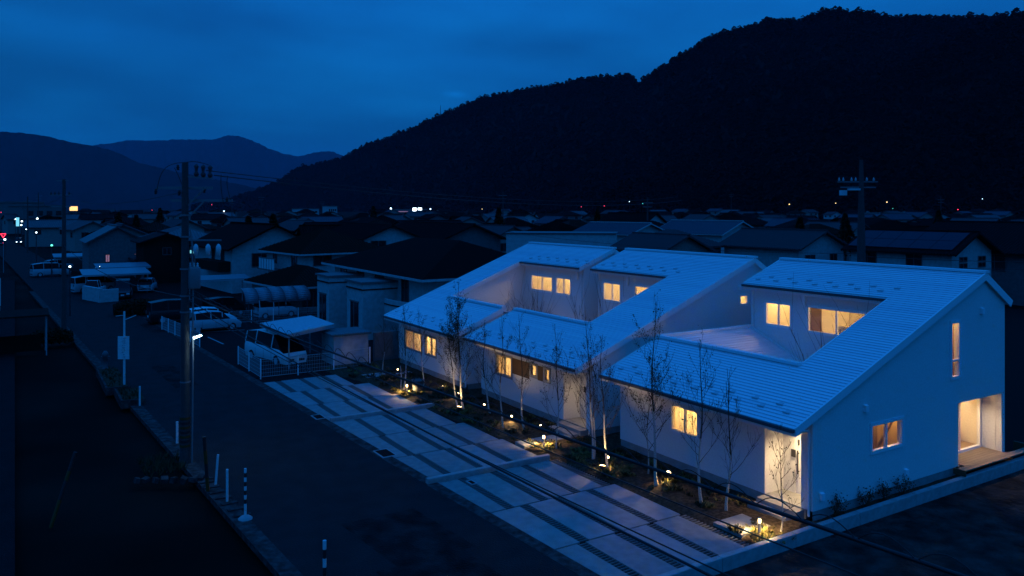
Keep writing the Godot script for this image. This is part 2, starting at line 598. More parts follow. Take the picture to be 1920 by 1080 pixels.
	# drain covers on the road edge
	for d in [[12.15, -28.7, 0.9, "dark steel drain cover in the gutter of the middle forecourt"], [11.7, -35.3, 0.7, "dark drain cover at the end of the far kerb"], [13.4, -24.05, 0.34, "small dark drain plate set in the near forecourt strip"], [12.75, -15.7, 0.5, "dark drain cover at the near end of the gutter"]]:
		var dt := thing("drain_cover", d[3], "drain cover", Vector3(d[0], 0, d[1]))
		var s := mb()
		bx(s, Vector3(d[0], 0.0, d[1]), Vector3(d[2] * 0.55, 0.024, d[2]))
		part(dt, "plate", s, M.joint)
		s = mb()
		for q in [-1, 1]:
			bx(s, Vector3(d[0] + q * d[2] * 0.3, 0.004, d[1]), Vector3(0.05, 0.03, d[2] + 0.1))
			bx(s, Vector3(d[0], 0.004, d[1] + q * (d[2] * 0.5 + 0.025)), Vector3(d[2] * 0.55, 0.03, 0.05))
		part(dt, "rim", s, M.kerb)

func garden_back(z: float) -> float:
	var pts := [Vector2(-46.0, 15.3), Vector2(-43.8, 15.5), Vector2(-40.4, 16.3), Vector2(-34.4, 16.52), Vector2(-28.1, 16.95), Vector2(-24.7, 17.42), Vector2(-21.4, 17.48), Vector2(-15.2, 17.68)]
	return top_at(pts, z)

func make_garden() -> void:
	O = Vector3.ZERO
	var n := FastNoiseLite.new()
	n.seed = 8
	n.frequency = 0.6
	var s := mb()
	s.set_smooth_group(0)
	for j in 100:
		var za := -46.0 + j * 0.308
		var zb := za + 0.308
		for i in 34:
			var q := []
			for k in [[i, za], [i + 1, za], [i + 1, zb], [i, zb]]:
				var a := garden_back(k[1]) + 0.02
				var x: float = lerpf(a, 28.2, float(k[0]) / 34.0)
				var rise: float = clampf((x - a) / 0.5, 0, 1)
				q.append(Vector3(x, -0.03 + rise * (0.10 + 0.05 * n.get_noise_2d(x, k[1])), k[1]))
			quad(s, q[0], q[1], q[2], q[3])
	part(self, "garden_soil", s, M.soil).set_meta("kind", "structure")
	# low plants and leaf litter
	for kind in 2:
		var tuft := mb()
		O = Vector3.ZERO
		for k in 9:
			var a := rng.randf() * TAU
			var l := rng.randf_range(0.07, 0.19)
			var d := Vector3(cos(a), rng.randf_range(0.5, 1.6), sin(a)).normalized()
			var side := Vector3(-sin(a), 0, cos(a)) * 0.012
			var b := Vector3(rng.randf_range(-0.05, 0.05), 0, rng.randf_range(-0.05, 0.05))
			tri(tuft, b - side, b + side, b + d * l)
			tri(tuft, b + d * l * 0.4 - side * 2.0, b + d * l * 0.4 + side * 2.2, b + d * l * 1.1 + Vector3(0, -0.02, 0))
		var mm := MultiMesh.new()
		mm.transform_format = MultiMesh.TRANSFORM_3D
		mm.mesh = mesh_of(tuft)
		var places := []
		for k in 6000:
			var z := rng.randf_range(-45.4, -15.4)
			var x := garden_back(z) + 0.1 + rng.randf() * 3.0
			if x > 20.0 or n.get_noise_2d(x * 1.1 + 50.0 * kind, z * 1.1) < (0.32 if kind == 0 else 0.24):
				continue
			if (z > -17.3 and x > 17.9) or (z > -27.7 and z < -25.9 and x > 17.3 and x < 19.3):
				continue
			places.append(Transform3D(Basis(Vector3.UP, rng.randf() * TAU).scaled(Vector3.ONE * rng.randf_range(0.6, 1.5)), Vector3(x, 0.06, z)))
		if kind == 0:
			for c in [Vector3(18.30, 0.06, -15.72), Vector3(17.75, 0.06, -26.0), Vector3(16.95, 0.06, -37.2), Vector3(17.45, 0.06, -32.5), Vector3(17.8, 0.06, -22.35)]:
				for k in 70:
					var a := rng.randf() * TAU
					var r := 0.12 + 0.75 * rng.randf()
					if c.x + cos(a) * r > garden_back(c.z) + 0.08:
						places.append(Transform3D(Basis(Vector3.UP, rng.randf() * TAU).scaled(Vector3.ONE * rng.randf_range(0.5, 1.3)), c + Vector3(cos(a) * r, 0, sin(a) * r)))
		mm.instance_count = places.size()
		for k in places.size():
			mm.set_instance_transform(k, places[k])
		var o := MultiMeshInstance3D.new()
		o.multimesh = mm
		o.material_override = M.leaf if kind == 0 else M.leaf_dark
		o.name = "ground_cover" if kind == 0 else "dry_ground_cover"
		add_child(o)
		o.set_meta("kind", "stuff")
		tag(o, "short yellow-green ground cover in the front garden bed" if kind == 0 else "dark tufts of ground cover in the front garden bed", "ground cover")
	# concrete garden paths to the doors
	for p in [["pale concrete garden path slab beside the near bollard lamp", 17.75, 19.0, -17.0, -15.9], ["pale concrete garden path beside the bollard lamp of the middle house", 17.1, 19.9, -27.1, -26.4], ["narrow pale path slab at the far end of the garden bed", 16.6, 19.3, -42.6, -41.6]]:
		var t := thing("garden_path", p[0], "path", Vector3((p[1] + p[2]) * 0.5, 0, (p[3] + p[4]) * 0.5))
		s = mb()
		bx(s, Vector3((p[1] + p[2]) * 0.5, -0.015, (p[3] + p[4]) * 0.5), Vector3(p[2] - p[1], 0.19, p[4] - p[3]))
		part(t, "path_slab", s, M.concrete_c)

# ------------------------------------------------------------------ the three white houses
const SL := 0.3904

func window(parent: Node3D, axis: String, pos: float, out: float, u0: float, u1: float, y0: float, y1: float, sashes: int, fm: Material, depth := 0.1) -> void:
	# frame set in the opening, proud of the wall by 2 cm; out = -1 or 1 is the outward direction along the axis
	var s := mb()
	var fw := 0.065
	var d0 := pos + out * 0.025
	var d1 := pos - out * depth
	var box_at := func(a0: float, a1: float, b0: float, b1: float, e0: float, e1: float):
		if axis == "x":
			box2(s, Vector3(e0, b0, a0), Vector3(e1, b1, a1))
		else:
			box2(s, Vector3(a0, b0, e0), Vector3(a1, b1, e1))
	box_at.call(u0 - 0.05, u1 + 0.05, y0 - 0.05, y0 + fw, d0, d1)
	box_at.call(u0 - 0.05, u1 + 0.05, y1 - fw, y1 + 0.05, d0, d1)
	box_at.call(u0 - 0.05, u0 + fw, y0 + fw, y1 - fw, d0, d1)
	box_at.call(u1 - fw, u1 + 0.05, y0 + fw, y1 - fw, d0, d1)
	for k in range(1, sashes):
		var u := lerpf(u0, u1, float(k) / sashes)
		box_at.call(u - 0.032, u + 0.032, y0 + fw, y1 - fw, pos - out * 0.005, d1)
	var w := part(parent, "window", s, fm)
	for k in sashes:
		var a := lerpf(u0 + fw, u1 - fw, float(k) / sashes)
		var b := lerpf(u0 + fw, u1 - fw, float(k + 1) / sashes)
		s = mb()
		var e := pos - out * (0.035 + 0.02 * (k % 2))
		if axis == "x":
			quad(s, Vector3(e, y0 + fw * 0.6, a), Vector3(e, y0 + fw * 0.6, b), Vector3(e, y1 - fw * 0.6, b), Vector3(e, y1 - fw * 0.6, a))
		else:
			quad(s, Vector3(a, y0 + fw * 0.6, e), Vector3(b, y0 + fw * 0.6, e), Vector3(b, y1 - fw * 0.6, e), Vector3(a, y1 - fw * 0.6, e))
		part(w, "pane", s, M.glass)

# the lining of a room behind a window: floor, ceiling and walls but for the open side
func room(parent: Node3D, a: Vector3, b: Vector3, open: String, lamp: Vector3, energy: float, c := WARM, wm: Material = null) -> void:
	var s := mb()
	var f := mb()
	var t := 0.04
	box2(f, Vector3(a.x, a.y - t, a.z), Vector3(b.x, a.y, b.z))
	box2(s, Vector3(a.x, b.y, a.z), Vector3(b.x, b.y + t, b.z))
	if open != "-x":
		box2(s, Vector3(a.x - t, a.y, a.z), Vector3(a.x, b.y, b.z))
	if open != "+x":
		box2(s, Vector3(b.x, a.y, a.z), Vector3(b.x + t, b.y, b.z))
	if open != "-z":
		box2(s, Vector3(a.x, a.y, a.z - t), Vector3(b.x, b.y, a.z))
	if open != "+z":
		box2(s, Vector3(a.x, a.y, b.z), Vector3(b.x, b.y, b.z + t))
	var rm := part(parent, "room_walls", s, wm if wm else M.interior)
	part(rm, "room_floor", f, M.interior_floor)
	s = mb()
	lathe(s, lamp, [Vector2(0.001, 0.05), Vector2(0.10, 0.05), Vector2(0.13, 0.0), Vector2(0.10, -0.05), Vector2(0.001, -0.06)], 10)
	part(rm, "ceiling_lamp", s, M.bulb_warm)
	omni(parent, "room_light", lamp, energy * 12.0, c, 0.12)

# a drawn sheer curtain with folds, just inside a window in a wall at x = pos
func curtain(parent: Node3D, pos: float, u0: float, u1: float, y0: float, y1: float) -> void:
	for half in 2:
		var a := lerpf(u0, u1, 0.0 if half == 0 else 0.505)
		var b := lerpf(u0, u1, 0.495 if half == 0 else 1.0)
		var s := mb()
		s.set_smooth_group(0)
		var n := 36
		for k in n:
			var z := [lerpf(a, b, float(k) / n), lerpf(a, b, float(k + 1) / n)]
			var d := []
			for q in z:
				d.append(pos + 0.025 * sin(q * 52.0) + 0.012 * sin(q * 23.0 + 1.0))
			quad(s, Vector3(d[0], y0, z[0]), Vector3(d[1], y0, z[1]), Vector3(d[1], y1, z[1]), Vector3(d[0], y1, z[0]))
		part(parent, "curtain", s, M.curtain)

func course_run(parent: Node3D, x0: float, x1: float, y0: float, z0: float, z1: float) -> void:
	# one course of shingles on the front slope, its lower edge proud of the course below
	var a := atan(SL)
	var len := (x1 - x0) / cos(a)
	var mm: Material = [M.shingle_a, M.shingle_b, M.shingle_c, M.shingle_a][rng.randi() % 4]
	var up := Vector3(-sin(a), cos(a), 0)
	var c := Vector3((x0 + x1) * 0.5, y0 + SL * (x1 - x0) * 0.5, (z0 + z1) * 0.5) - up * 0.012
	piece(parent, "roof_course", mm, c, Vector3(len + 0.02, 0.022, z1 - z0), Basis(Vector3(0, 0, 1), a - 0.17))

func front_roof(house: Node3D, xe: float, xr: float, z0: float, z1: float, xn: float, xu: float, s0: float, s1: float) -> Node3D:
	# full width from the eave to xn and from xu to the ridge; between them only from s0 to s1
	var s := mb()
	var slab := func(x0: float, x1: float, a: float, b: float):
		var p := []
		for dy in [-0.20, -0.035]:
			for q in [[x0, a], [x1, a], [x1, b], [x0, b]]:
				p.append(Vector3(q[0], 3.0 + SL * (q[0] - xe) + dy, q[1]))
		hexa(s, p)
	slab.call(xe, xn, z0 + 0.03, z1 - 0.03)
	slab.call(xn, xu, s0 + 0.03, s1 - 0.03)
	slab.call(xu, xr, z0 + 0.03, z1 - 0.03)
	var roof := part(house, "roof", s, M.white_trim)
	var n := 69
	for k in n:
		var x0 := lerpf(xe - 0.02, xr, float(k) / n)
		var x1 := lerpf(xe - 0.02, xr, float(k + 1) / n)
		var mid := (x0 + x1) * 0.5
		var y0 := 3.0 + SL * (x0 - xe)
		if mid > xn and mid < xu:
			course_run(roof, x0, x1, y0, s0, s1)
		else:
			course_run(roof, x0, x1, y0, z0, z1)
	return roof

func rake(s: SurfaceTool, xa: float, xb: float, xe: float, z: float, w := 0.05) -> void:
	var p := []
	for dz in [-w * 0.5, w * 0.5]:
		for q in [[xa, -0.24], [xb, -0.24], [xb, 0.03], [xa, 0.03]]:
			p.append(Vector3(q[0], 3.0 + SL * (q[0] - xe) + q[1], z + dz))
	hexa(s, p)

func snow_guards(roof: Node3D, xe: float, xs: Array, z0: float, z1: float, step: float) -> void:
	var a := atan(SL)
	for r in xs.size():
		var z := z0 + 0.35 + (step * 0.5 if r % 2 == 1 else 0.0)
		while z < z1 - 0.2:
			var s := mb()
			var c := Vector3(xs[r], 3.0 + SL * (xs[r] - xe), z)
			var b := Basis(Vector3(0, 0, 1), a)
			bx(s, c + b * Vector3(0.0, 0.03, 0), Vector3(0.03, 0.06, 0.24), b)
			bx(s, c + b * Vector3(0.07, 0.012, 0), Vector3(0.14, 0.02, 0.16), b)
			part(roof, "snow_guard", s, M.snow_guard)
			z += step

func house_shell(id: int, label: String, dx: float, z0: float, z1: float, near_strip: bool, zs: float, front: Array, back: Array, side: Array, porch: Array) -> Node3D:
	# z0 far end, z1 near end; zs inner face of the strip that joins the low front to the tall back
	var xe := 19.45 + dx
	var xr := 30.03 + dx
	var xf := 20.36 + dx
	var xn := 22.45 + dx
	var xu := 27.5 + dx
	var xb := 27.9 + dx
	var xk := 31.5 + dx
	var h := thing("white_house", label, "house", Vector3(25.5 + dx, 0, (z0 + z1) * 0.5), "white courtyard houses")
	var s0 := zs if near_strip else z0
	var s1 := z1 if near_strip else zs
	var ty := func(x: float) -> float: return 3.0 + SL * (x - xe) - 0.21
	# roof
	var roof := front_roof(h, xe, xr, z0, z1, xn, xu, s0, s1)
	var s := mb()   # back slope
	var p := []
	for dy in [-0.2, 0.0]:
		for q in [[xr, 7.13, z0], [xr + 1.75, 6.05, z0], [xr + 1.75, 6.05, z1], [xr, 7.13, z1]]:
			p.append(Vector3(q[0], q[1] + dy, q[2]))
	hexa(s, p)
	part(roof, "back_slope", s, M.shingle_a)
	for r in [[xu, xr, z0 + 0.01], [xe, xn, z0 + 0.01], [xu, xr, z1 - 0.01], [xe, xn, z1 - 0.01], [xn, xu, s0 + 0.01], [xn, xu, s1 - 0.01]]:
		s = mb()
		rake(s, r[0], r[1], xe, r[2])
		part(roof, "rake_board", s, M.white_trim)
	for z in [z0 + 0.01, z1 - 0.01]:
		s = mb()
		bar(s, Vector3(xr, 6.99, z), Vector3(xr + 1.78, 5.9, z), 0.05, 0.26)
		part(roof, "rake_board", s, M.white_trim)
	s = mb()   # ridge cap and the cap at the top of the low roof
	bx(s, Vector3(xr + 0.02, 7.17, (z0 + z1) * 0.5), Vector3(0.26, 0.09, z1 - z0 + 0.06))
	part(roof, "ridge_cap", s, M.shingle_c)
	s = mb()
	var c0 := z0 if near_strip else s1
	var c1 := s0 if near_strip else z1
	bx(s, Vector3(xn + 0.02, 3.0 + SL * (xn - xe) + 0.06, (c0 + c1) * 0.5), Vector3(0.24, 0.11, c1 - c0 + (0.05)))
	part(roof, "low_ridge_cap", s, M.shingle_c)
	if id != 3:
		s = mb()
		p = []
		var yl := 3.0 + SL * (xn - xe)
		for dy in [-0.16, 0.0]:
			for q in [[xn, yl, c0], [xn + 1.25, yl - 0.5, c0], [xn + 1.25, yl - 0.5, c1], [xn, yl, c1]]:
				p.append(Vector3(q[0], q[1] + dy, q[2]))
		hexa(s, p)
		part(roof, "courtyard_slope", s, M.shingle_b)
	# gutters
	s = mb()
	bx(s, Vector3(xe - 0.06, 2.93, (z0 + z1) * 0.5), Vector3(0.11, 0.10, z1 - z0 - 0.04))
	part(roof, "gutter", s, M.gutter)
	s = mb()
	var yu := 3.0 + SL * (xu - xe)
	bx(s, Vector3(xu - 0.06, yu - 0.07, (c0 + c1) * 0.5), Vector3(0.11, 0.10, c1 - c0))
	part(roof, "gutter", s, M.gutter)
	s = mb()
	bx(s, Vector3(xe + 0.01, 2.84, (z0 + z1) * 0.5), Vector3(0.03, 0.16, z1 - z0 - 0.02))
	part(roof, "fascia", s, M.white_trim)
	s = mb()
	bx(s, Vector3(xu + 0.01, yu - 0.17, (c0 + c1) * 0.5), Vector3(0.03, 0.16, c1 - c0))
	part(roof, "fascia", s, M.white_trim)
	snow_guards(roof, xe, [xe + 0.55, xe + 0.85], z0 + 0.2, z1 - 0.1, 0.98)
	snow_guards(roof, xe, [xu + 0.45, xu + 0.75], c0 + 0.1, c1 + 0.4, 0.98)
	# walls
	var base := 0.35
	var holes := func(list: Array) -> Array:
		var r := []
		for w in list:
			r.append([w[0], w[1], w[2], w[3]])
		return r
	s = mb()
	var zf := z1 - 0.1
	var zz0 := z0 + 0.1
	var fr: float = porch[0] if porch.size() else zf - 0.152
	wall(s, "x", xf, 0.15, base, [Vector2(zz0 + 0.152, ty.call(xf)), Vector2(fr, ty.call(xf))], holes.call(front))
	part(h, "front_wall", s, M.plaster)
	# side walls: the closed side is a full gable, the courtyard side is a low gable and a tall gable
	var full := [Vector2(xf, ty.call(xf)), Vector2(xr, ty.call(xr)), Vector2(xk, 6.0)]
	var low := [Vector2(xf, ty.call(xf)), Vector2(xn, ty.call(xn)), Vector2(xn + 0.95, ty.call(xn) - 0.36)]
	var high := [Vector2(xb, ty.call(xb)), Vector2(xr, ty.call(xr)), Vector2(xk, 6.0)]
	s = mb()
	var sh: Array = holes.call(side)
	if near_strip:
		wall(s, "z", zf - 0.2, 0.2, base, full, sh)
	else:
		wall(s, "z", zf - 0.15, 0.15, base, low)
		part(h, "near_wall", s, M.plaster)
		s = mb()
		wall(s, "z", zf - 0.15, 0.15, base, high)
	part(h, "near_wall", s, M.plaster)
	s = mb()
	if near_strip:
		wall(s, "z", zz0, 0.15, base, low)
		part(h, "far_wall", s, M.plaster)
		s = mb()
		wall(s, "z", zz0, 0.15, base, high)
	else:
		wall(s, "z", zz0, 0.15, base, full)
	part(h, "far_wall", s, M.plaster)
	s = mb()   # courtyard walls
	var ca := zz0 + 0.152 if near_strip else zs - 0.08
	var cb := zs + 0.08 if near_strip else zf - 0.152
	wall(s, "x", xb, 0.15, base, [Vector2(ca, ty.call(xb)), Vector2(cb, ty.call(xb))], holes.call(back))
	wall(s, "x", xn + 0.80, 0.15, base, [Vector2(ca, ty.call(xn) - 0.32), Vector2(cb, ty.call(xn) - 0.32)])
	var strip_top := [Vector2(xn, ty.call(xn)), Vector2(xb, ty.call(xb))]
	if near_strip:
		wall(s, "z", zs + 0.08, 0.15, base, strip_top)
	else:
		wall(s, "z", zs - 0.23, 0.15, base, strip_top)
	part(h, "courtyard_wall", s, M.plaster)
	s = mb()
	wall(s, "x", xk - 0.15, 0.15, base, [Vector2(zz0 + 0.152, 5.9), Vector2(zf - 0.202, 5.9)])
	part(h, "back_wall", s, M.plaster)
	# foundation
	s = mb()
	box2(s, Vector3(xf + 0.02, -0.2, zz0 + 0.02), Vector3(xf + 0.25, base - 0.004, zf - 0.02))
	box2(s, Vector3(xf + 0.02, -0.2, zf - 0.25), Vector3((28.2 if id == 3 else xk) - 0.02, base - 0.004, zf - 0.022))
	box2(s, Vector3(xf + 0.02, -0.2, zz0 + 0.022), Vector3(xk - 0.02, base - 0.004, zz0 + 0.25))
	part(h, "foundation", s, M.foundation)
	# floor slab of the house so that rooms are closed below
	s = mb()
	box2(s, Vector3(xf + 0.25, 0.05, zz0 + 0.25), Vector3(xn + 0.8, base, zf - 0.25))
	part(h, "floor_slab", s, M.foundation)
	s = mb()
	box2(s, Vector3(xb + 0.1, 0.05, zz0 + 0.25), Vector3(xk - 0.02, base, zf - 1.4))
	part(h, "floor_slab", s, M.foundation)
	for w in front:
		if w[4] > 0:
			curtain(h, xf + 0.24, w[0] - 0.12, w[1] + 0.12, w[2] - 0.1, w[3] + 0.1)
			window(h, "x", xf, -1.0, w[0], w[1], w[2], w[3], w[4], M.grey_metal if id < 3 else M.white_trim)
		else:
			s = mb()
			box2(s, Vector3(xf - 0.015, w[2], w[0]), Vector3(xf + 0.1, w[3], w[1]))
			part(h, "wood_panel", s, M.wood_brown)
	for w in back:
		window(h, "x", xb, -1.0, w[0], w[1], w[2], w[3], w[4], M.white_trim)
	s = mb()
	var ez := c1 - 0.75 if not near_strip else lerpf(c0, c1, 0.42)
	box2(s, Vector3(xb - 0.12, yu - 0.75, ez), Vector3(xb - 0.004, yu - 0.22, ez + 0.13))
	part(h, "eave_vent", s, M.white_metal)
	# downpipes
	s = mb()
	tube(s, [Vector3(xb - 0.06, yu - 0.1, c1 - 0.3 if not near_strip else c0 + 0.25), Vector3(xb - 0.06, 3.4, c1 - 0.3 if not near_strip else c0 + 0.25), Vector3(xb - 0.06, 0.3, c1 - 0.3 if not near_strip else c0 + 0.25)], [0.035, 0.035, 0.035], 7)
	part(h, "downpipe", s, M.white_trim)
	s = mb()
	tube(s, [Vector3(xe + 0.02, 2.82, z1 - 0.25), Vector3(xf - 0.06, 2.78, z1 - 0.2), Vector3(xf - 0.06, 2.6, z1 - 0.2), Vector3(xf - 0.06, 0.2, z1 - 0.2)], [0.04, 0.04, 0.04, 0.04], 7)
	part(h, "downpipe", s, M.white_trim)
	if porch.size():
		make_porch(h, xf, porch[0], zf - 0.42, id)
	return h

func make_porch(h: Node3D, xf: float, za: float, zb: float, id: int) -> void:
	var xd := xf + 0.88
	var s := mb()
	wall(s, "z", za - 0.15, 0.15, 0.35, [Vector2(xf + 0.15, 3.0), Vector2(xd, 3.0)])
	wall(s, "x", xd, 0.12, 0.3, [Vector2(za, 3.3), Vector2(zb, 3.3)], [[zb - 0.92, zb - 0.04, 0.3, 2.4]])
	box2(s, Vector3(xf, 0.35, zb), Vector3(xd + 0.12, 2.95, zb + 0.22))
	part(h, "porch_wall", s, M.plaster)
	s = mb()
	box2(s, Vector3(xf + 0.02, 2.72, za), Vector3(xd, 2.78, zb))
	part(h, "porch_ceiling", s, M.white_trim)
	s = mb()
	box2(s, Vector3(xf - 0.35, -0.15, za - 0.05), Vector3(xd + 0.1, 0.30, zb + 0.1))
	box2(s, Vector3(xf - 0.75, -0.15, za - 0.05), Vector3(xf - 0.35, 0.17, zb + 0.0))
	part(h, "porch_step", s, M.concrete_c)
	s = mb()
	box2(s, Vector3(xd + 0.03, 0.31, zb - 0.91), Vector3(xd + 0.08, 2.39, zb - 0.05))
	var door := part(h, "door", s, M.white_metal)
	s = mb()
	tube(s, [Vector3(xd - 0.04, 1.0, zb - 0.78), Vector3(xd - 0.04, 1.75, zb - 0.78)], [0.022, 0.022], 6)
	bx(s, Vector3(xd, 1.08, zb - 0.78), Vector3(0.08, 0.03, 0.03))
	bx(s, Vector3(xd, 1.66, zb - 0.78), Vector3(0.08, 0.03, 0.03))
	part(door, "handle", s, M.dark_metal)
	s = mb()
	bx(s, Vector3(xd + 0.02, 2.0, zb - 0.78), Vector3(0.03, 0.18, 0.05))
	part(door, "lock", s, M.dark_metal)
	s = mb()
	bx(s, Vector3(xd - 0.02, 1.62, za + 0.42), Vector3(0.04, 0.24, 0.15))
	part(h, "intercom", s, M.dark_metal)
	s = mb()
	var lp := Vector3(xf + 0.5, 2.71, (za + zb) * 0.5 + 0.35)
	lathe(s, lp, [Vector2(0.001, -0.012), Vector2(0.05, -0.012), Vector2(0.055, 0.005)], 10)
	part(h, "porch_lamp", s, M.bulb_warm)
	spot(h, "porch_light", lp + Vector3(0, -0.02, 0), lp + Vector3(-0.0, -2, 0), 14.0 if id == 3 else 2.6, Color(1.0, 0.85, 0.64), 66.0, 0.05)

func make_houses() -> void:
	# nearest house
	var fr := [[-21.58, -20.18, 1.38, 2.36, 2]]
	var bk := [[-23.65, -22.27, 4.40, 5.42, 2], [-21.47, -18.75, 4.36, 5.45, 2]]
	var sd := [[23.24, 24.98, 1.64, 2.56, 2], [27.85, 28.42, 3.5, 5.5, 1], [28.33, 31.28, 0.36, 2.58, 0]]
	var h := house_shell(3, "white house with a timber deck, nearest of three, beside the bare earth lot", 0.0, -24.55, -15.38, true, -17.6, fr, bk, sd, [-17.28])
	var zf := -15.48
	window(h, "z", zf, 1.0, 23.24, 24.98, 1.64, 2.56, 2, M.white_trim)
	window(h, "z", zf, 1.0, 27.85, 28.42, 3.5, 5.5, 1, M.white_trim)
	var s := mb()
	box2(s, Vector3(27.92, 4.09, zf - 0.08), Vector3(28.35, 4.15, zf + 0.012))
	part(h, "window_transom", s, M.white_trim)
	# deck recess
	s = mb()
	wall(s, "z", -16.32, 0.12, 0.35, [Vector2(27.9, 2.7), Vector2(31.4, 2.7)], [[28.35, 31.2, 0.43, 2.52]])
	wall(s, "x", 31.28, 0.07, 0.35, [Vector2(-16.3, 2.62), Vector2(-15.69, 2.62)])
	wall(s, "x", 28.2, 0.12, 0.35, [Vector2(-16.3, 2.62), Vector2(-15.69, 2.62)])
	part(h, "recess_wall", s, M.plaster)
	s = mb()
	box2(s, Vector3(28.3, 2.585, -16.2), Vector3(31.3, 2.64, -15.69))
	part(h, "recess_ceiling", s, M.white_trim)
	window(h, "z", -16.2, 1.0, 28.38, 31.17, 0.43, 2.52, 2, M.white_trim)
	s = mb()
	lathe(s, Vector3(30.3, 2.575, -15.92), [Vector2(0.001, -0.012), Vector2(0.05, -0.012), Vector2(0.055, 0.005)], 10)
	part(h, "deck_lamp", s, M.bulb_warm)
	spot(h, "deck_light", Vector3(30.3, 2.55, -15.95), Vector3(30.3, 0.0, -15.95), 4.5, SOFT, 65.0, 0.05)
	# deck of planks
	s = mb()
	box2(s, Vector3(28.4, 0.22, -16.18), Vector3(31.2, 0.36, -16.1))
	box2(s, Vector3(27.86, 0.2, -15.40), Vector3(27.92, 0.40, -14.98))
	for x in [28.2, 29.8, 31.4, 33.2]:
		box2(s, Vector3(x, -0.18, -16.0), Vector3(x + 0.09, 0.36, -15.18))
	var deck := part(h, "deck_frame", s, M.wood_brown)
	for k in 8:
		var z := -16.19 + k * 0.152
		var x0 := 28.4 if z < -15.42 else 27.9
		var mm: Material = [M.plank, M.plank_b][rng.randi() % 2]
		if z < -15.42:
			piece(deck, "plank", mm, Vector3((x0 + 31.25) * 0.5, 0.385, z + 0.07), Vector3(31.25 - x0, 0.035, 0.142))
		else:
			piece(deck, "plank", mm, Vector3((x0 + 33.6) * 0.5, 0.385, z + 0.07), Vector3(33.6 - x0, 0.035, 0.142))
	# inner roof over part of the courtyard, sloping towards the near end
	s = mb()
	var ys := func(z: float) -> float: return 4.20 - 0.42 * (z + 24.45)
	var p := []
	for dy in [-0.18, -0.03]:
		for q in [[22.5, -24.45], [27.88, -24.45], [27.88, -20.6], [22.5, -20.6]]:
			p.append(Vector3(q[0], ys.call(q[1]) + dy, q[1]))
	hexa(s, p)
	var ir := part(h, "inner_roof", s, M.white_trim)
	var a := atan(0.42)
	for k in 25:
		var za := -24.45 + k * 0.155
		piece(ir, "roof_course", [M.shingle_a, M.shingle_b, M.shingle_c][rng.randi() % 3], Vector3(25.19, ys.call(za + 0.078) - 0.012, za + 0.078), Vector3(5.36, 0.022, 0.185), Basis(Vector3(1, 0, 0), a - 0.17))
	s = mb()
	box2(s, Vector3(27.84, 2.5, -24.4), Vector3(27.88, 2.6, -20.6))
	p = []
	for dx in [27.80, 27.87]:
		for q in [[-24.45, 0.0], [-20.6, 0.0], [-20.6, 0.07], [-24.45, 0.07]]:
			p.append(Vector3(dx, ys.call(q[0]) + q[1], q[0]))
	hexa(s, p)
	bx(s, Vector3(25.15, 4.24, -24.47), Vector3(5.5, 0.11, 0.16))
	part(ir, "flashing", s, M.white_trim)
	s = mb()
	wall(s, "x", 22.6, 0.1, 0.3, [Vector2(-24.4, 4.0), Vector2(-20.62, 2.4)])
	wall(s, "z", -20.8, 0.1, 0.3, [Vector2(22.7, 2.45), Vector2(27.85, 2.45)])
	part(ir, "inner_wall", s, M.plaster)
	# rooms
	room(h, Vector3(20.52, 0.5, -23.6), Vector3(22.7, 2.72, -18.0), "-x", Vector3(21.7, 2.55, -20.9), 1.05)
	room(h, Vector3(28.06, 3.4, -24.2), Vector3(31.3, 5.9, -22.0), "-x", Vector3(29.4, 5.7, -23.1), 0.26)
	room(h, Vector3(28.06, 3.4, -21.9), Vector3(31.3, 5.9, -17.2), "-x", Vector3(30.2, 5.7, -18.6), 0.55)
	room(h, Vector3(23.0, 0.5, -17.3), Vector3(26.6, 2.72, -15.70), "+z", Vector3(25.9, 2.55, -16.6), 0.26, WARM, M.wood_light)
	room(h, Vector3(27.72, 3.2, -16.9), Vector3(28.75, 5.75, -15.70), "+z", Vector3(28.2, 5.5, -16.6), 0.2, WARM, M.wood_light)
	room(h, Vector3(28.12, 0.45, -20.4), Vector3(31.25, 2.72, -16.34), "+z", Vector3(29.9, 2.5, -18.4), 0.42)
	# what shows inside the rooms
	s = mb()
	box2(s, Vector3(29.3, 3.4, -21.0), Vector3(29.42, 4.55, -17.3))
	part(h, "low_partition", s, M.interior)
	s = mb()
	box2(s, Vector3(28.5, 3.4, -21.85), Vector3(29.2, 5.85, -21.75))
	part(h, "wardrobe", s, M.wood_brown)
	s = mb()
	for q in [[-19.85, -19.79], [-19.35, -19.29]]:
		box2(s, Vector3(31.2, 4.55, q[0]), Vector3(31.27, 5.25, q[1]))
	for y in [4.55, 4.87, 5.19]:
		box2(s, Vector3(31.2, y, -19.79), Vector3(31.27, y + 0.06, -19.35))
	part(h, "inner_window", s, M.wood_light)
	s = mb()
	bar(s, Vector3(23.9, 0.5, -17.2), Vector3(25.9, 2.5, -17.2), 0.06, 0.12)
	bar(s, Vector3(24.4, 0.5, -16.5), Vector3(26.3, 2.4, -16.5), 0.06, 0.12)
	box2(s, Vector3(25.2, 0.5, -17.25), Vector3(25.9, 1.9, -17.0))
	part(h, "staircase", s, M.wood_brown)
	s = mb()
	box2(s, Vector3(30.5, 0.46, -18.9), Vector3(31.2, 1.2, -17.3))
	part(h, "sideboard", s, M.wood_light)
	# vents on the gable
	for v in [[22.93, 3.1], [29.85, 5.72], [20.75, 0.72], [25.11, 0.68]]:
		s = mb()
		var c := Vector3(v[0], v[1], zf)
		bx(s, c + Vector3(0, 0.03, 0.05), Vector3(0.15, 0.2, 0.1))
		bx(s, c + Vector3(0, 0.13, 0.035), Vector3(0.17, 0.02, 0.11), Basis(Vector3(1, 0, 0), 0.3))
		part(h, "vent_hood", s, M.white_metal)
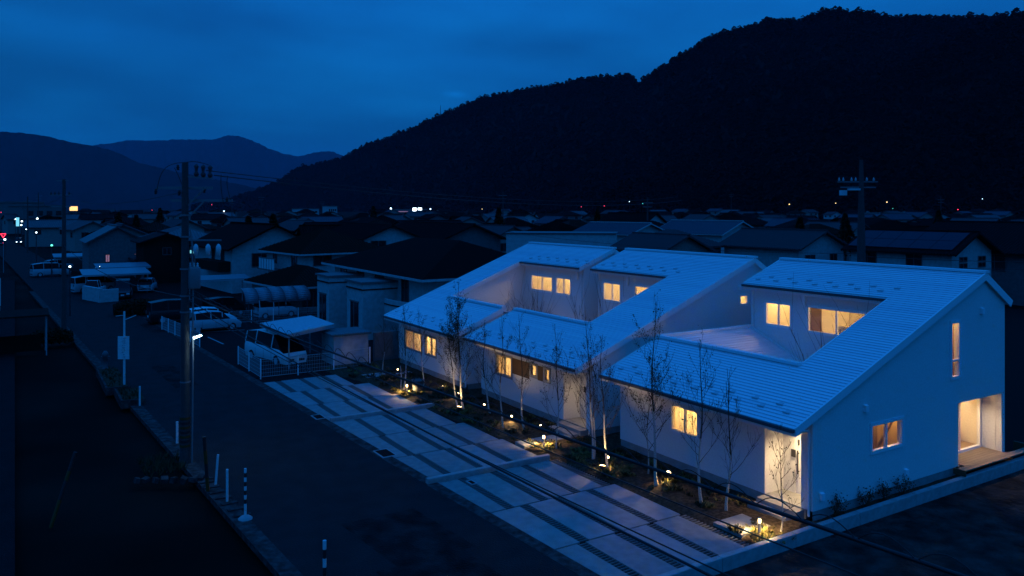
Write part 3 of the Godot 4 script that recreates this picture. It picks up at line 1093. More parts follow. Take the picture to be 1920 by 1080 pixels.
	# middle house
	fr = [[-33.6, -32.15, 1.36, 2.36, 2], [-32.1, -30.62, 1.62, 2.36, 0], [-30.55, -29.98, 1.78, 2.36, 1], [-29.93, -29.52, 1.70, 2.36, 0], [-29.42, -28.95, 1.75, 2.36, 1]]
	bk = [[-34.65, -33.15, 4.4, 5.42, 2], [-32.05, -29.9, 4.4, 5.45, 2]]
	h = house_shell(2, "white house with brown panels between its front windows, middle of three", -0.25, -35.2, -25.83, true, -29.0, fr, bk, [[28.8, 29.38, 4.94, 5.42, 1]], [-27.95])
	window(h, "z", -25.93, 1.0, 28.8, 29.38, 4.94, 5.42, 1, M.white_trim)
	room(h, Vector3(20.27, 0.5, -34.4), Vector3(22.5, 2.72, -28.6), "-x", Vector3(21.5, 2.55, -32.0), 1.05)
	room(h, Vector3(27.81, 3.4, -34.9), Vector3(31.0, 5.9, -29.4), "-x", Vector3(29.5, 5.7, -32.6), 0.5)
	room(h, Vector3(27.9, 3.4, -28.4), Vector3(31.0, 5.9, -26.14), "+z", Vector3(29.4, 5.7, -27.2), 0.28)
	for v in [[22.6, 3.35], [28.75, 5.78]]:
		s = mb()
		bx(s, Vector3(v[0], v[1], -25.88), Vector3(0.15, 0.22, 0.1))
		part(h, "vent_hood", s, M.white_metal)
	# far house
	fr = [[-44.0, -41.65, 1.12, 2.24, 2], [-41.2, -39.75, 1.15, 2.24, 2]]
	bk = [[-41.6, -39.25, 4.4, 5.35, 2], [-38.9, -37.4, 4.38, 5.38, 2]]
	h = house_shell(1, "white house with a warmly lit courtyard, farthest of three, beside the dark-roofed neighbour", -0.45, -45.0, -36.05, false, -42.2, fr, bk, [], [])
	room(h, Vector3(20.07, 0.5, -44.6), Vector3(22.4, 2.72, -39.0), "-x", Vector3(21.2, 2.55, -41.6), 1.05)
	room(h, Vector3(27.61, 3.4, -42.0), Vector3(31.0, 5.9, -39.08), "-x", Vector3(29.3, 5.7, -40.3), 0.3)
	room(h, Vector3(27.61, 3.4, -38.98), Vector3(31.0, 5.9, -36.4), "-x", Vector3(29.3, 5.7, -37.9), 0.3)
	# birch lamps in the courtyards
	courtyard_lamp(Vector3(25.6, 0.1, -39.3), 0.9, "small ground lamp lighting the courtyard of the farthest white house")
	courtyard_lamp(Vector3(26.0, 0.1, -33.6), 0.8, "small ground lamp in the courtyard of the middle white house")
	courtyard_lamp(Vector3(26.6, 0.1, -19.4), 0.5, "small ground lamp in the courtyard of the nearest white house")

func courtyard_lamp(at: Vector3, energy: float, label: String) -> void:
	var t := thing("ground_lamp", label, "lamp", at, "courtyard lamps")
	var s := mb()
	lathe(s, at, [Vector2(0.06, -0.08), Vector2(0.06, 0.1), Vector2(0.07, 0.12), Vector2(0.05, 0.125)], 10)
	part(t, "housing", s, M.dark_metal)
	s = mb()
	lathe(s, at, [Vector2(0.055, 0.12), Vector2(0.05, 0.16), Vector2(0.03, 0.18), Vector2(0.001, 0.185)], 10)
	part(t, "lamp_lens", s, M.bulb_warm)
	omni(t, "courtyard_light", at + Vector3(0, 0.25, 0), energy, SOFT, 0.08)

# ------------------------------------------------------------------ garden lamps
func bollard_lamp(at: Vector3, label: String, energy: float) -> void:
	var t := thing("bollard_lamp", label, "lamp", at, "garden bollard lamps")
	var s := mb()
	lathe(s, at, [Vector2(0.055, -0.1), Vector2(0.05, 0.0), Vector2(0.042, 0.02), Vector2(0.042, 0.30)], 10)
	part(t, "post", s, M.grey_metal)
	s = mb()
	lathe(s, at, [Vector2(0.038, 0.30), Vector2(0.042, 0.32), Vector2(0.042, 0.40), Vector2(0.03, 0.42)], 10)
	part(t, "lamp_lens", s, M.lamp_warm)
	s = mb()
	lathe(s, at, [Vector2(0.05, 0.42), Vector2(0.05, 0.44), Vector2(0.001, 0.45)], 10)
	part(t, "cap", s, M.grey_metal)
	for k in 3:
		var a := TAU * k / 3.0
		var o := at + Vector3(cos(a) * 0.06, 0.37, sin(a) * 0.06)
		spot(t, "bollard_light", o, o + Vector3(cos(a) * 0.8, -1.0, sin(a) * 0.8), energy * 9.0, WARM, 50.0, 0.03)

func spike_lamp(at: Vector3, to: Vector3, label: String, energy: float, angle := 30.0, high := 0.22, lens := 0.06) -> void:
	var t := thing("spike_lamp", label, "lamp", at, "garden spike spotlights")
	var d := (to - at - Vector3(0, high, 0)).normalized()
	var c := at + Vector3(0, high, 0)
	var s := mb()
	tube(s, [at + Vector3(0, -0.1, 0), c], [0.012, 0.012], 5)
	part(t, "spike", s, M.dark_metal)
	s = mb()
	tube(s, [c - d * 0.10, c - d * 0.08, c + d * 0.02, c + d * 0.03], [0.02, lens * 0.75, lens * 0.85, lens * 0.85], 9)
	part(t, "lamp_head", s, M.dark_metal)
	s = mb()
	tube(s, [c + d * 0.03, c + d * 0.05, c + d * 0.06], [lens * 0.8, lens * 0.75, 0.004], 9)
	part(t, "lamp_lens", s, M.lamp_warm)
	spot(t, "spike_light", c + d * 0.08, to, energy * 2.0, WARM, angle)

func make_lamps() -> void:
	bollard_lamp(Vector3(18.30, 0.08, -15.72), "lit bollard lamp by the near path and boundary kerb", 0.5)
	bollard_lamp(Vector3(17.75, 0.08, -26.0), "lit bollard lamp by the path of the middle house", 0.5)
	bollard_lamp(Vector3(16.95, 0.08, -37.2), "lit bollard lamp in shrubs at the foot of the far birch", 0.6)
	spike_lamp(Vector3(17.45, 0.06, -32.5), Vector3(17.8, 1.6, -32.75), "bright spotlight at the foot of the leafy multi-stemmed birch", 2.4, 48.0, 0.2, 0.12)
	spike_lamp(Vector3(17.8, 0.06, -22.35), Vector3(18.2, 1.6, -22.65), "bright spotlight at the foot of the birch between two houses", 2.4, 48.0, 0.2, 0.12)
	spike_lamp(Vector3(18.5, 0.06, -22.9), Vector3(17.5, -0.1, -22.1), "small spotlight behind the birch between two houses", 2.0, 45.0, 0.3, 0.06)
	spike_lamp(Vector3(19.25, 0.06, -20.5), Vector3(18.0, -0.1, -19.6), "glaring spotlight below the lit window of the nearest house", 2.2, 50.0, 0.25, 0.12)
	spike_lamp(Vector3(18.9, 0.06, -27.9), Vector3(18.4, 2.0, -28.3), "small spotlight left of the middle bollard lamp", 2.2, 40.0, 0.2, 0.05)
	spike_lamp(Vector3(18.7, 0.06, -29.9), Vector3(17.8, -0.1, -29.2), "small spotlight in the bed below the brown panels", 1.2, 60.0, 0.22, 0.06)
	spike_lamp(Vector3(18.6, 0.06, -32.2), Vector3(18.9, 1.6, -31.4), "small spotlight at the corner between the far and middle houses", 1.8, 50.0, 0.22, 0.06)
	spike_lamp(Vector3(18.75, 0.06, -35.0), Vector3(17.9, -0.1, -34.4), "small spotlight below the smaller window of the far house", 0.6, 55.0, 0.22, 0.05)
	spike_lamp(Vector3(18.7, 0.06, -36.6), Vector3(19.7, 1.5, -40.0), "small spotlight in the far bed behind the pale pot", 0.9, 55.0, 0.22, 0.05)
	spike_lamp(Vector3(18.4, 0.06, -41.6), Vector3(17.6, 0.4, -40.6), "small spotlight by the far path slab", 0.5, 60.0, 0.3, 0.05)

# ------------------------------------------------------------------ birches and shrubs
func grow(s: SurfaceTool, leaves: SurfaceTool, a: Vector3, dir: Vector3, len: float, r: float, depth: int, leafy: float) -> void:
	var pts := [a]
	var rad := [r]
	var d := dir.normalized()
	var steps := 4 if depth > 0 else 3
	for k in steps:
		d = (d + Vector3(rng.randf_range(-0.16, 0.16), rng.randf_range(0.0, 0.16), rng.randf_range(-0.16, 0.16))).normalized()
		pts.append(pts[-1] + d * len / steps)
		rad.append(maxf(lerpf(r, r * 0.35, float(k + 1) / steps), 0.0035))
	tube(s, pts, rad, 4 if depth > 0 else 3, false)
	if leafy > 0.0 and depth < 2:
		for k in range(1, pts.size()):
			for q in 3:
				if rng.randf() < leafy:
					var c: Vector3 = pts[k] + Vector3(rng.randf_range(-0.1, 0.1), rng.randf_range(-0.1, 0.08), rng.randf_range(-0.1, 0.1))
					var u := Vector3(rng.randf_range(-1, 1), rng.randf_range(-1, 1), rng.randf_range(-1, 1)).normalized() * 0.032
					var v := u.cross(Vector3(rng.randf_range(-1, 1), 1, rng.randf_range(-1, 1))).normalized() * 0.022
					quad(leaves, c - u, c - v, c + u, c + v)
	if depth > 0:
		var n := 2 + depth
		for k in n:
			var t := rng.randf_range(0.3, 0.98)
			var i := mini(int(t * steps), steps - 1)
			var at: Vector3 = pts[i].lerp(pts[i + 1], t * steps - i)
			var side := Vector3(rng.randf_range(-1, 1), rng.randf_range(0.25, 0.9), rng.randf_range(-1, 1)).normalized()
			grow(s, leaves, at, (d * 0.9 + side * 0.8), len * rng.randf_range(0.35, 0.6), maxf(r * 0.45, 0.0045), depth - 1, leafy)

func birch(at: Vector3, height: float, lean: Vector2, stems: int, leafy: float, label: String, seed_: int, girth := 1.0) -> void:
	rng.seed = seed_
	var t := thing("birch_tree", label, "tree", at, "birches in the front garden")
	var trunk := mb()
	var twigs := mb()
	var leaves := mb()
	for st in stems:
		var l := lean + Vector2(rng.randf_range(-0.12, 0.12), rng.randf_range(-0.12, 0.12)) * (2.4 if st > 0 else 1.0)
		var hh := height * (1.0 if st == 0 else rng.randf_range(0.72, 0.92))
		var base := at + Vector3(0, -0.1, 0) + (Vector3(l.x, 0, l.y) * 0.4 if st > 0 else Vector3.ZERO)
		var pts := []
		var rad := []
		var n := 12
		for k in n + 1:
			var f := float(k) / n
			var w := sin(f * 5.0 + seed_) * 0.05 + sin(f * 11.0 + seed_ * 2.0) * 0.025
			pts.append(base + Vector3(l.x * sqrt(f) * height * 0.18 + w, f * hh, l.y * sqrt(f) * height * 0.18 + w * 0.7))
			rad.append(girth * lerpf(0.055, 0.006, pow(f, 0.6)) * (1.0 if st == 0 else 0.75))
		var cut := 5
		tube(trunk, pts.slice(0, cut + 1), rad.slice(0, cut + 1), 7, false)
		tube(twigs, pts.slice(cut), rad.slice(cut), 5, false)
		var nb := int(hh * 3.5)
		for k in nb:
			var f := lerpf(0.22, 0.97, pow(float(k) / nb, 0.95))
			var i := mini(int(f * n), n - 1)
			var p: Vector3 = pts[i].lerp(pts[i + 1], f * n - i)
			var az := rng.randf() * TAU
			var up := lerpf(0.7, 1.9, f) * rng.randf_range(0.75, 1.25)
			grow(twigs, leaves, p, Vector3(cos(az), up, sin(az)), lerpf(1.65, 0.4, f) * rng.randf_range(0.6, 1.2) * height / 5.0, lerpf(0.013, 0.005, f), 2 if f < 0.75 else 1, leafy)
	part(t, "trunk", trunk, M.bark)
	var crown := part(t, "crown", twigs, M.twig)
	if leafy > 0.0:
		part(crown, "leaves", leaves, M.leaf_dark)

func make_birches() -> void:
	birch(Vector3(17.7, 0, -41.9), 3.5, Vector2(-0.1, -0.2), 1, 0.0, "thin bare birch at the far end of the garden bed", 11, 0.8)
	birch(Vector3(17.15, 0, -37.9), 4.6, Vector2(-0.1, 0.0), 2, 0.03, "birch with forked white stems beside the far lit bollard lamp", 12)
	birch(Vector3(18.35, 0, -38.2), 4.2, Vector2(0.0, -0.25), 1, 0.03, "leaning birch close to the larger window of the far house", 13, 0.8)
	birch(Vector3(17.75, 0, -32.75), 6.1, Vector2(-0.25, -0.15), 4, 0.30, "tall leafy multi-stemmed birch with a brightly lit trunk base", 14, 1.25)
	birch(Vector3(18.45, 0, -31.3), 4.4, Vector2(-0.35, -0.2), 1, 0.05, "leaning birch with a lit trunk at the corner of the middle house", 15)
	birch(Vector3(17.8, 0, -29.15), 5.0, Vector2(-0.1, 0.0), 1, 0.06, "slim birch in front of the leftmost window of the middle house", 16, 0.9)
	birch(Vector3(18.45, 0, -28.3), 5.1, Vector2(-0.3, -0.1), 1, 0.10, "birch with a brightly lit white trunk in front of brown panels", 17, 1.0)
	birch(Vector3(18.05, 0, -25.45), 5.0, Vector2(-0.2, 0.05), 1, 0.12, "slim birch leaning over the bollard lamp of the middle house", 18, 0.85)
	birch(Vector3(18.4, 0, -23.7), 5.5, Vector2(-0.22, -0.1), 2, 0.04, "bare birch in front of the porch of the middle house", 19, 1.1)
	birch(Vector3(18.2, 0, -22.65), 5.0, Vector2(-0.15, -0.05), 1, 0.14, "birch with a glowing spotlight at its foot between two houses", 20, 1.0)
	birch(Vector3(18.45, 0, -20.3), 6.4, Vector2(-0.08, -0.1), 1, 0.20, "tallest leafy birch in front of the nearest house, left of its window", 21, 1.2)
	birch(Vector3(19.1, 0, -21.4), 4.3, Vector2(0.0, 0.0), 1, 0.25, "small leafy birch against the blank wall of the nearest house", 22, 0.6)
	birch(Vector3(18.55, 0, -18.2), 5.4, Vector2(-0.1, -0.05), 1, 0.05, "birch with a pale trunk right of the lit window of the nearest house", 23, 1.1)
	birch(Vector3(18.85, 0, -17.4), 4.6, Vector2(-0.05, 0.0), 1, 0.0, "bare birch left of the porch steps of the nearest house", 24, 1.0)
	birch(Vector3(18.95, 0, -15.5), 3.3, Vector2(-0.05, 0.0), 1, 0.02, "thin bare sapling in front of the lit front door", 25, 0.5)

func shrub(at: Vector3, height: float, n: int, spread: float, label: String, seed_: int) -> void:
	rng.seed = seed_
	var t := thing("courtyard_shrub", label, "shrub", at, "bare shrubs in the courtyards")
	var s := mb()
	var lv := mb()
	for k in n:
		var a := rng.randf() * TAU
		var d := Vector3(cos(a) * spread, 1.0, sin(a) * spread)
		grow(s, lv, at + Vector3(cos(a), 0, sin(a)) * 0.1, d, height * rng.randf_range(0.7, 1.0), 0.02, 1, 0.0)
	part(t, "branches", s, M.twig)

func make_shrubs() -> void:
	shrub(Vector3(26.4, 0.05, -40.3), 5.0, 22, 0.28, "bare many-stemmed shrub against the lit courtyard wall of the far house", 41)
	shrub(Vector3(26.6, 0.05, -34.2), 5.2, 11, 0.3, "bare shrub below the courtyard window of the middle house", 42)
	shrub(Vector3(27.2, 0.05, -19.9), 5.0, 24, 0.3, "bare shrub below the courtyard windows of the nearest house", 43)
	var k := 0
	for p in [[21.3, "low dark shrub beside the porch corner of the nearest house"], [22.6, "small dark shrub under the gable, nearest the porch"], [23.7, "small dark shrub under the gable window, left of two"], [24.6, "small dark shrub under the gable window, right of two"]]:
		rng.seed = 60 + k
		k += 1
		var at := Vector3(p[0], -0.02, -15.27)
		var t := thing("low_shrub", p[1], "shrub", at, "low shrubs along the gable foundation")
		var s := mb()
		var lv := mb()
		for q in 9:
			var a := rng.randf() * TAU
			grow(s, lv, at, Vector3(cos(a) * 0.5, 1, sin(a) * 0.35), 0.55, 0.008, 1, 0.7)
		part(t, "branches", s, M.twig)
		part(t, "leaves", lv, M.leaf_dark)
	# pale pot by the far lamp
	var at := Vector3(17.6, 0.05, -37.3)
	var t := thing("garden_pot", "pale garden pot behind the far bollard lamp", "pot", at)
	var s := mb()
	lathe(s, at, [Vector2(0.001, -0.05), Vector2(0.2, -0.05), Vector2(0.24, 0.1), Vector2(0.33, 0.55), Vector2(0.36, 0.58), Vector2(0.33, 0.6), Vector2(0.30, 0.55), Vector2(0.001, 0.5)], 14)
	part(t, "pot_body", s, M.wall_grey)

# ------------------------------------------------------------------ street furniture
func make_poles() -> void:
	# main utility pole
	var b := Vector3(5.38, 0, -31.57)
	var t := thing("utility_pole", "tall concrete utility pole with crossarms, transformer and lit street lamp", "utility pole", b)
	var s := mb()
	tube(s, [b + Vector3(0, -0.2, 0), b + Vector3(0, 5, 0), b + Vector3(0, 11.2, 0)], [0.19, 0.155, 0.11], 12)
	part(t, "pole_shaft", s, M.pole_concrete)
	var ax := Vector3(0.84, 0, 0.54)    # across the view, along the arms
	for a in [[10.25, -1.1, 1.0], [9.78, -0.55, 1.75]]:
		s = mb()
		bar(s, b + Vector3(0, a[0], 0) + ax * a[1] + Vector3(0.05, 0, -0.12), b + Vector3(0, a[0], 0) + ax * a[2] + Vector3(0.05, 0, -0.12), 0.09, 0.10)
		part(t, "crossarm", s, M.pole_metal)
		s = mb()
		bar(s, b + Vector3(0, a[0] - 0.75, 0), b + Vector3(0, a[0], 0) + ax * 0.75, 0.05, 0.05)
		part(t, "brace", s, M.pole_metal)
	for a in [[10.15, -1.08], [10.1, -0.2], [10.2, 0.75], [9.85, 1.6], [11.05, -0.25]]:
		s = mb()
		var c: Vector3 = b + Vector3(0, a[0], 0) + ax * a[1] + Vector3(0, 0, -0.12)
		lathe(s, c, [Vector2(0.001, -0.14), Vector2(0.06, -0.12), Vector2(0.035, -0.07), Vector2(0.07, -0.04), Vector2(0.035, 0.01), Vector2(0.06, 0.05), Vector2(0.001, 0.08)], 8)
		part(t, "insulator", s, M.dark_metal)
	for k in 3:
		s = mb()
		var c: Vector3 = b + Vector3(0, 10.85 - 0.02 * k, 0) + ax * (0.42 + 0.26 * k)
		lathe(s, c, [Vector2(0.001, -0.2), Vector2(0.07, -0.16), Vector2(0.1, -0.08), Vector2(0.05, 0.0), Vector2(0.06, 0.12), Vector2(0.09, 0.2), Vector2(0.04, 0.28), Vector2(0.001, 0.3)], 8)
		part(t, "insulator", s, M.dark_metal)
	s = mb()
	bar(s, b + Vector3(0, 10.68, 0), b + Vector3(0, 10.6, 0) + ax * 1.05, 0.06, 0.06)
	part(t, "top_arm", s, M.pole_metal)
	# transformer with bushings
	s = mb()
	var tc := b + Vector3(0, 6.9, 0) + ax * 0.48 + Vector3(-0.1, 0, -0.25)
	lathe(s, tc, [Vector2(0.001, -0.42), Vector2(0.22, -0.42), Vector2(0.24, -0.38), Vector2(0.24, 0.34), Vector2(0.22, 0.38), Vector2(0.001, 0.42)], 14)
	part(t, "transformer", s, M.pole_metal)
	s = mb()
	for q in [-0.14, 0.0, 0.14]:
		lathe(s, tc + ax * q + Vector3(0, 0.42, 0), [Vector2(0.04, -0.02), Vector2(0.05, 0.04), Vector2(0.02, 0.06), Vector2(0.045, 0.1), Vector2(0.001, 0.14)], 7)
	part(t, "bushings", s, M.insulator)
	for q in [0.40, 0.86, 1.25]:
		s = mb()
		lathe(s, b + Vector3(0, 7.95, 0) + ax * q, [Vector2(0.001, -0.26), Vector2(0.06, -0.22), Vector2(0.1, 0.0), Vector2(0.09, 0.12), Vector2(0.04, 0.2), Vector2(0.001, 0.22)], 8)
		part(t, "fuse_cutout", s, M.insulator)
	s = mb()
	bar(s, b + Vector3(0, 8.3, 0), b + Vector3(0, 8.3, 0) + ax * 1.35, 0.06, 0.06)
	part(t, "cutout_arm", s, M.pole_metal)
	# cable riser, bands
	s = mb()
	tube(s, [b + Vector3(0.16, 8.7, 0.1), b + Vector3(0.22, 8.2, 0.14), b + Vector3(0.25, 6.5, 0.15), b + Vector3(0.24, 2.5, 0.14), b + Vector3(0.22, 0.0, 0.14)], [0.035, 0.035, 0.035, 0.035, 0.035], 6)
	part(t, "cable_riser", s, M.pole_metal)
	for k in 7:
		s = mb()
		var z := 0.62 + k * 0.17
		tube(s, [b + Vector3(0, z, 0), b + Vector3(0, z + 0.085, 0)], [0.197, 0.197], 12, false)
		part(t, "warning_band", s, M.yellow if k % 2 == 0 else M.black_paint)
	s = mb()
	for y in [3.0, 5.6, 6.2, 7.2, 8.4, 9.2]:
		tube(s, [b + Vector3(0, y, 0), b + Vector3(0, y + 0.06, 0)], [0.185, 0.185], 10, false)
	part(t, "steel_band", s, M.pole_metal)
	# street lamp on the pole
	s = mb()
	var lp := b + Vector3(0.36, 4.72, 0.22)
	tube(s, [b + Vector3(0.1, 4.35, 0.05), b + Vector3(0.22, 4.55, 0.1), lp - ax * 0.1], [0.02, 0.02, 0.02], 6)
	part(t, "lamp_arm", s, M.pole_metal)
	s = mb()
	bx(s, lp + Vector3(0.05, 0.03, 0.03), Vector3(0.16, 0.05, 0.30), Basis(Vector3.UP, 1.0) * Basis(Vector3(1, 0, 0), -0.35))
	var lh := part(t, "lamp_head", s, M.pole_metal)
	s = mb()
	bx(s, lp + Vector3(0.03, -0.015, 0.04), Vector3(0.15, 0.06, 0.26), Basis(Vector3.UP, 1.0) * Basis(Vector3(1, 0, 0), -0.35))
	part(lh, "lamp_lens", s, M.lamp_white)
	spot(t, "street_light", lp + Vector3(0.03, -0.06, 0.04), lp + Vector3(1.5, -4.7, 0.5), 2.2, Color(0.72, 0.9, 1.0), 70.0, 0.12)
	# second pole down the road
	b = Vector3(3.2, 0, -70.0)
	t = thing("utility_pole", "utility pole at the far left kerb behind the dark shed", "utility pole", b)
	s = mb()
	tube(s, [b + Vector3(0, -0.2, 0), b + Vector3(0, 6, 0), b + Vector3(0, 11.7, 0)], [0.2, 0.17, 0.12], 10)
	part(t, "pole_shaft", s, M.pole_concrete)
	for a in [[10.5, 1.1], [9.6, 1.0], [11.6, 0.6]]:
		s = mb()
		bar(s, b + Vector3(0, a[0], 0) - ax * a[1], b + Vector3(0, a[0], 0) + ax * a[1] * 0.5, 0.08, 0.08)
		part(t, "crossarm", s, M.pole_metal)
	for q in [-1.0, -0.7, -0.4, 0.4]:
		s = mb()
		lathe(s, b + Vector3(0, 10.6, 0) + ax * q, [Vector2(0.001, -0.1), Vector2(0.07, -0.05), Vector2(0.05, 0.1), Vector2(0.001, 0.2)], 7)
		part(t, "insulator", s, M.dark_metal)
	# pole behind the nearest house
	b = Vector3(52.0, 0, -35.4)
	t = thing("utility_pole", "thick utility pole with pale insulators behind the nearest white house", "utility pole", b)
	s = mb()
	tube(s, [b + Vector3(0, -0.2, 0), b + Vector3(0, 7, 0), b + Vector3(0, 13.0, 0)], [0.36, 0.29, 0.13], 12)
	part(t, "pole_shaft", s, M.pole_concrete)
	for a in [[11.4, 1.7], [11.0, 1.5]]:
		s = mb()
		bar(s, b + Vector3(0, a[0], 0) - ax * a[1], b + Vector3(0, a[0], 0) + ax * a[1] * 0.7, 0.09, 0.09)
		part(t, "crossarm", s, M.pole_metal)
	for q in [-1.6, -1.3, -0.7, -0.4, 0.4, 0.9]:
		s = mb()
		lathe(s, b + Vector3(0, 11.55, 0) + ax * q, [Vector2(0.001, -0.1), Vector2(0.09, -0.05), Vector2(0.05, 0.1), Vector2(0.001, 0.2)], 7)
		part(t, "insulator", s, M.insulator)
	s = mb()
	bx(s, b + Vector3(0, 10.6, 0) - ax * 1.3, Vector3(0.5, 0.38, 0.3))
	bx(s, b + Vector3(0, 10.85, 0) - ax * 0.5, Vector3(0.9, 0.14, 0.3), Basis(Vector3.UP, -0.57))
	part(t, "switch_box", s, M.insulator)
	# distant poles
	var far := [[435, 300.0, 13.0], [490, 260.0, 14.0], [52, 170.0, 12.0], [72, 230.0, 14.0], [453, 420.0, 13.0], [943, 190.0, 13.5], [1214, 150.0, 11.5], [1371, 330.0, 16.0], [1764, 240.0, 13.0], [604, 330.0, 13.0]]
	for q in far:
		var p := at_px(q[0], q[1])
		t = thing("distant_pole", "thin distant utility pole " + side_word(q[0]), "utility pole", p, "distant utility poles")
		s = mb()
		tube(s, [p + Vector3(0, -0.3, 0), p + Vector3(0, q[2], 0)], [0.2, 0.12], 7)
		part(t, "pole_shaft", s, M.pole_concrete)
		s = mb()
		bar(s, p + Vector3(0, q[2] - 1.0, 0) - ax, p + Vector3(0, q[2] - 1.0, 0) + ax, 0.12, 0.12)
		bar(s, p + Vector3(0, q[2] - 1.8, 0) - ax * 0.8, p + Vector3(0, q[2] - 1.8, 0) + ax * 0.8, 0.12, 0.12)
		part(t, "crossarm", s, M.pole_metal)

# a place on the ground seen in the direction of picture column u at a distance of d metres
func at_px(u: float, d: float) -> Vector3:
	var yaw := deg_to_rad(32.03)
	var f := Vector3(sin(yaw), 0, -cos(yaw))
	var r := Vector3(cos(yaw), 0, sin(yaw))
	return (f + r * (u - 960.0) / 1490.0) * d

func cable(a: Vector3, b: Vector3, sag: float, r: float, label: String, loops := false) -> void:
	var t := thing("overhead_cable", label, "cable", (a + b) * 0.5)
	var pts := []
	var rad := []
	for k in 41:
		var f := k / 40.0
		pts.append(a.lerp(b, f) - Vector3(0, sag * 4.0 * f * (1.0 - f), 0))
		rad.append(r)
	var s := mb()
	tube(s, pts, rad, 6)
	part(t, "cable_core", s, M.cable)
	if loops:
		s = mb()
		var L := (b - a).length()
		var n := int(L / 0.62)
		var side := (b - a).cross(Vector3.UP).normalized()
		var at := func(f: float) -> Vector3: return a.lerp(b, f) - Vector3(0, sag * 4.0 * f * (1.0 - f), 0)
		for k in n:
			var lp := []
			var lr := []
			for j in 9:
				var g := j / 8.0
				lp.append(at.call((k + g) / n) + Vector3(0, sin(g * PI) * 0.17, 0) + side * sin(g * PI) * 0.05)
				lr.append(0.007)
			tube(s, lp, lr, 4, false)
		part(t, "wire_loops", s, M.cable)

func make_cables() -> void:
	var P := Vector3(5.45, 0, -31.45)
	cable(P + Vector3(0, 6.3, 0), Vector3(8.1, 6.15, 3.0), 0.22, 0.023, "thick black overhead cable with wire loops crossing the forecourts", true)
	cable(P + Vector3(0, 6.1, 0), Vector3(5.85, 6.1, 3.0), 0.25, 0.015, "black overhead cable crossing the near forecourt below the looped cable")
	cable(P + Vector3(0.1, 6.5, 0), Vector3(7.1, 6.2, 3.0), 0.35, 0.009, "thin overhead wire between the two heavier cables")
	cable(P + Vector3(0, 5.9, 0), Vector3(6.5, 5.95, 3.0), 0.3, 0.009, "thin overhead wire nearest the road gutter")
	cable(P + Vector3(0.85, 10.72, 0.45), Vector3(60, 10.3, -62), 0.8, 0.02, "high overhead line running from the pole top towards the dark mountain")
	cable(P + Vector3(0.6, 10.9, 0.3), Vector3(60, 10.7, -62.6), 0.8, 0.016, "upper high overhead line running from the pole top to the right")
	cable(P + Vector3(-0.2, 10.1, 0), Vector3(3.1, 10.4, -70), 0.5, 0.012, "overhead line from the main pole to the far left pole")
	cable(P + Vector3(-0.1, 6.2, 0), Vector3(3.2, 6.6, -70), 0.6, 0.018, "lower cable from the main pole to the far left pole")
	cable(Vector3(3.2, 10.5, -70), Vector3(-3.0, 10.5, -170), 1.5, 0.014, "overhead line beyond the far left pole")
	cable(Vector3(52, 6.0, -35.4), Vector3(92, 5.4, -22), 0.5, 0.02, "low overhead cable behind the ridge of the nearest house, upper one")
	cable(Vector3(52, 5.4, -35.4), Vector3(92, 4.9, -22), 0.5, 0.02, "low overhead cable behind the ridge of the nearest house, lower one")
	cable(Vector3(52, 6.2, -35.4), Vector3(48, 6.8, -78), 0.6, 0.015, "overhead cable behind the roofs of the middle and far houses")
	# jumper wires on the pole top
	var s: SurfaceTool
	var b := Vector3(5.38, 0, -31.57)
	var ax := Vector3(0.84, 0, 0.54)
	var t := thing("jumper_wire", "looping black jumper wires around the top of the main pole", "wire", b + Vector3(0, 10, 0))
	for q in [[-1.05, 10.2, 0.1, 11.2, 0.5], [-0.4, 11.0, -0.1, 10.0, -0.3], [0.05, 11.2, 0.9, 11.1, 0.12], [1.35, 10.75, 1.45, 9.6, 0.1], [1.6, 10.7, 1.7, 9.8, 0.15]]:
		s = mb()
		var lp := []
		var lr := []
		for k in 13:
			var f := k / 12.0
			lp.append(b + ax * (lerpf(q[0], q[2], f) - sin(f * PI) * q[4] * 0.5) + Vector3(0, lerpf(q[1], q[3], f) + sin(f * PI) * q[4] * 0.6, 0))
			lr.append(0.014)
		tube(s, lp, lr, 5)
		part(t, "wire", s, M.cable)

func post(at: Vector3, h: float, r: float, bands: Array, label: String, lean := Vector3.ZERO) -> void:
	var t := thing("marker_post", label, "post", at)
	var n := bands.size()
	for k in n:
		var s := mb()
		var a := at + (Vector3.UP * h + lean) * float(k) / n
		var b := at + (Vector3.UP * h + lean) * float(k + 1) / n
		if k == 0:
			a -= (Vector3.UP * h + lean).normalized() * 0.25
		tube(s, [a, b], [r, r], 8, k == n - 1 or k == 0)
		part(t, "post_section", s, M[bands[k]])

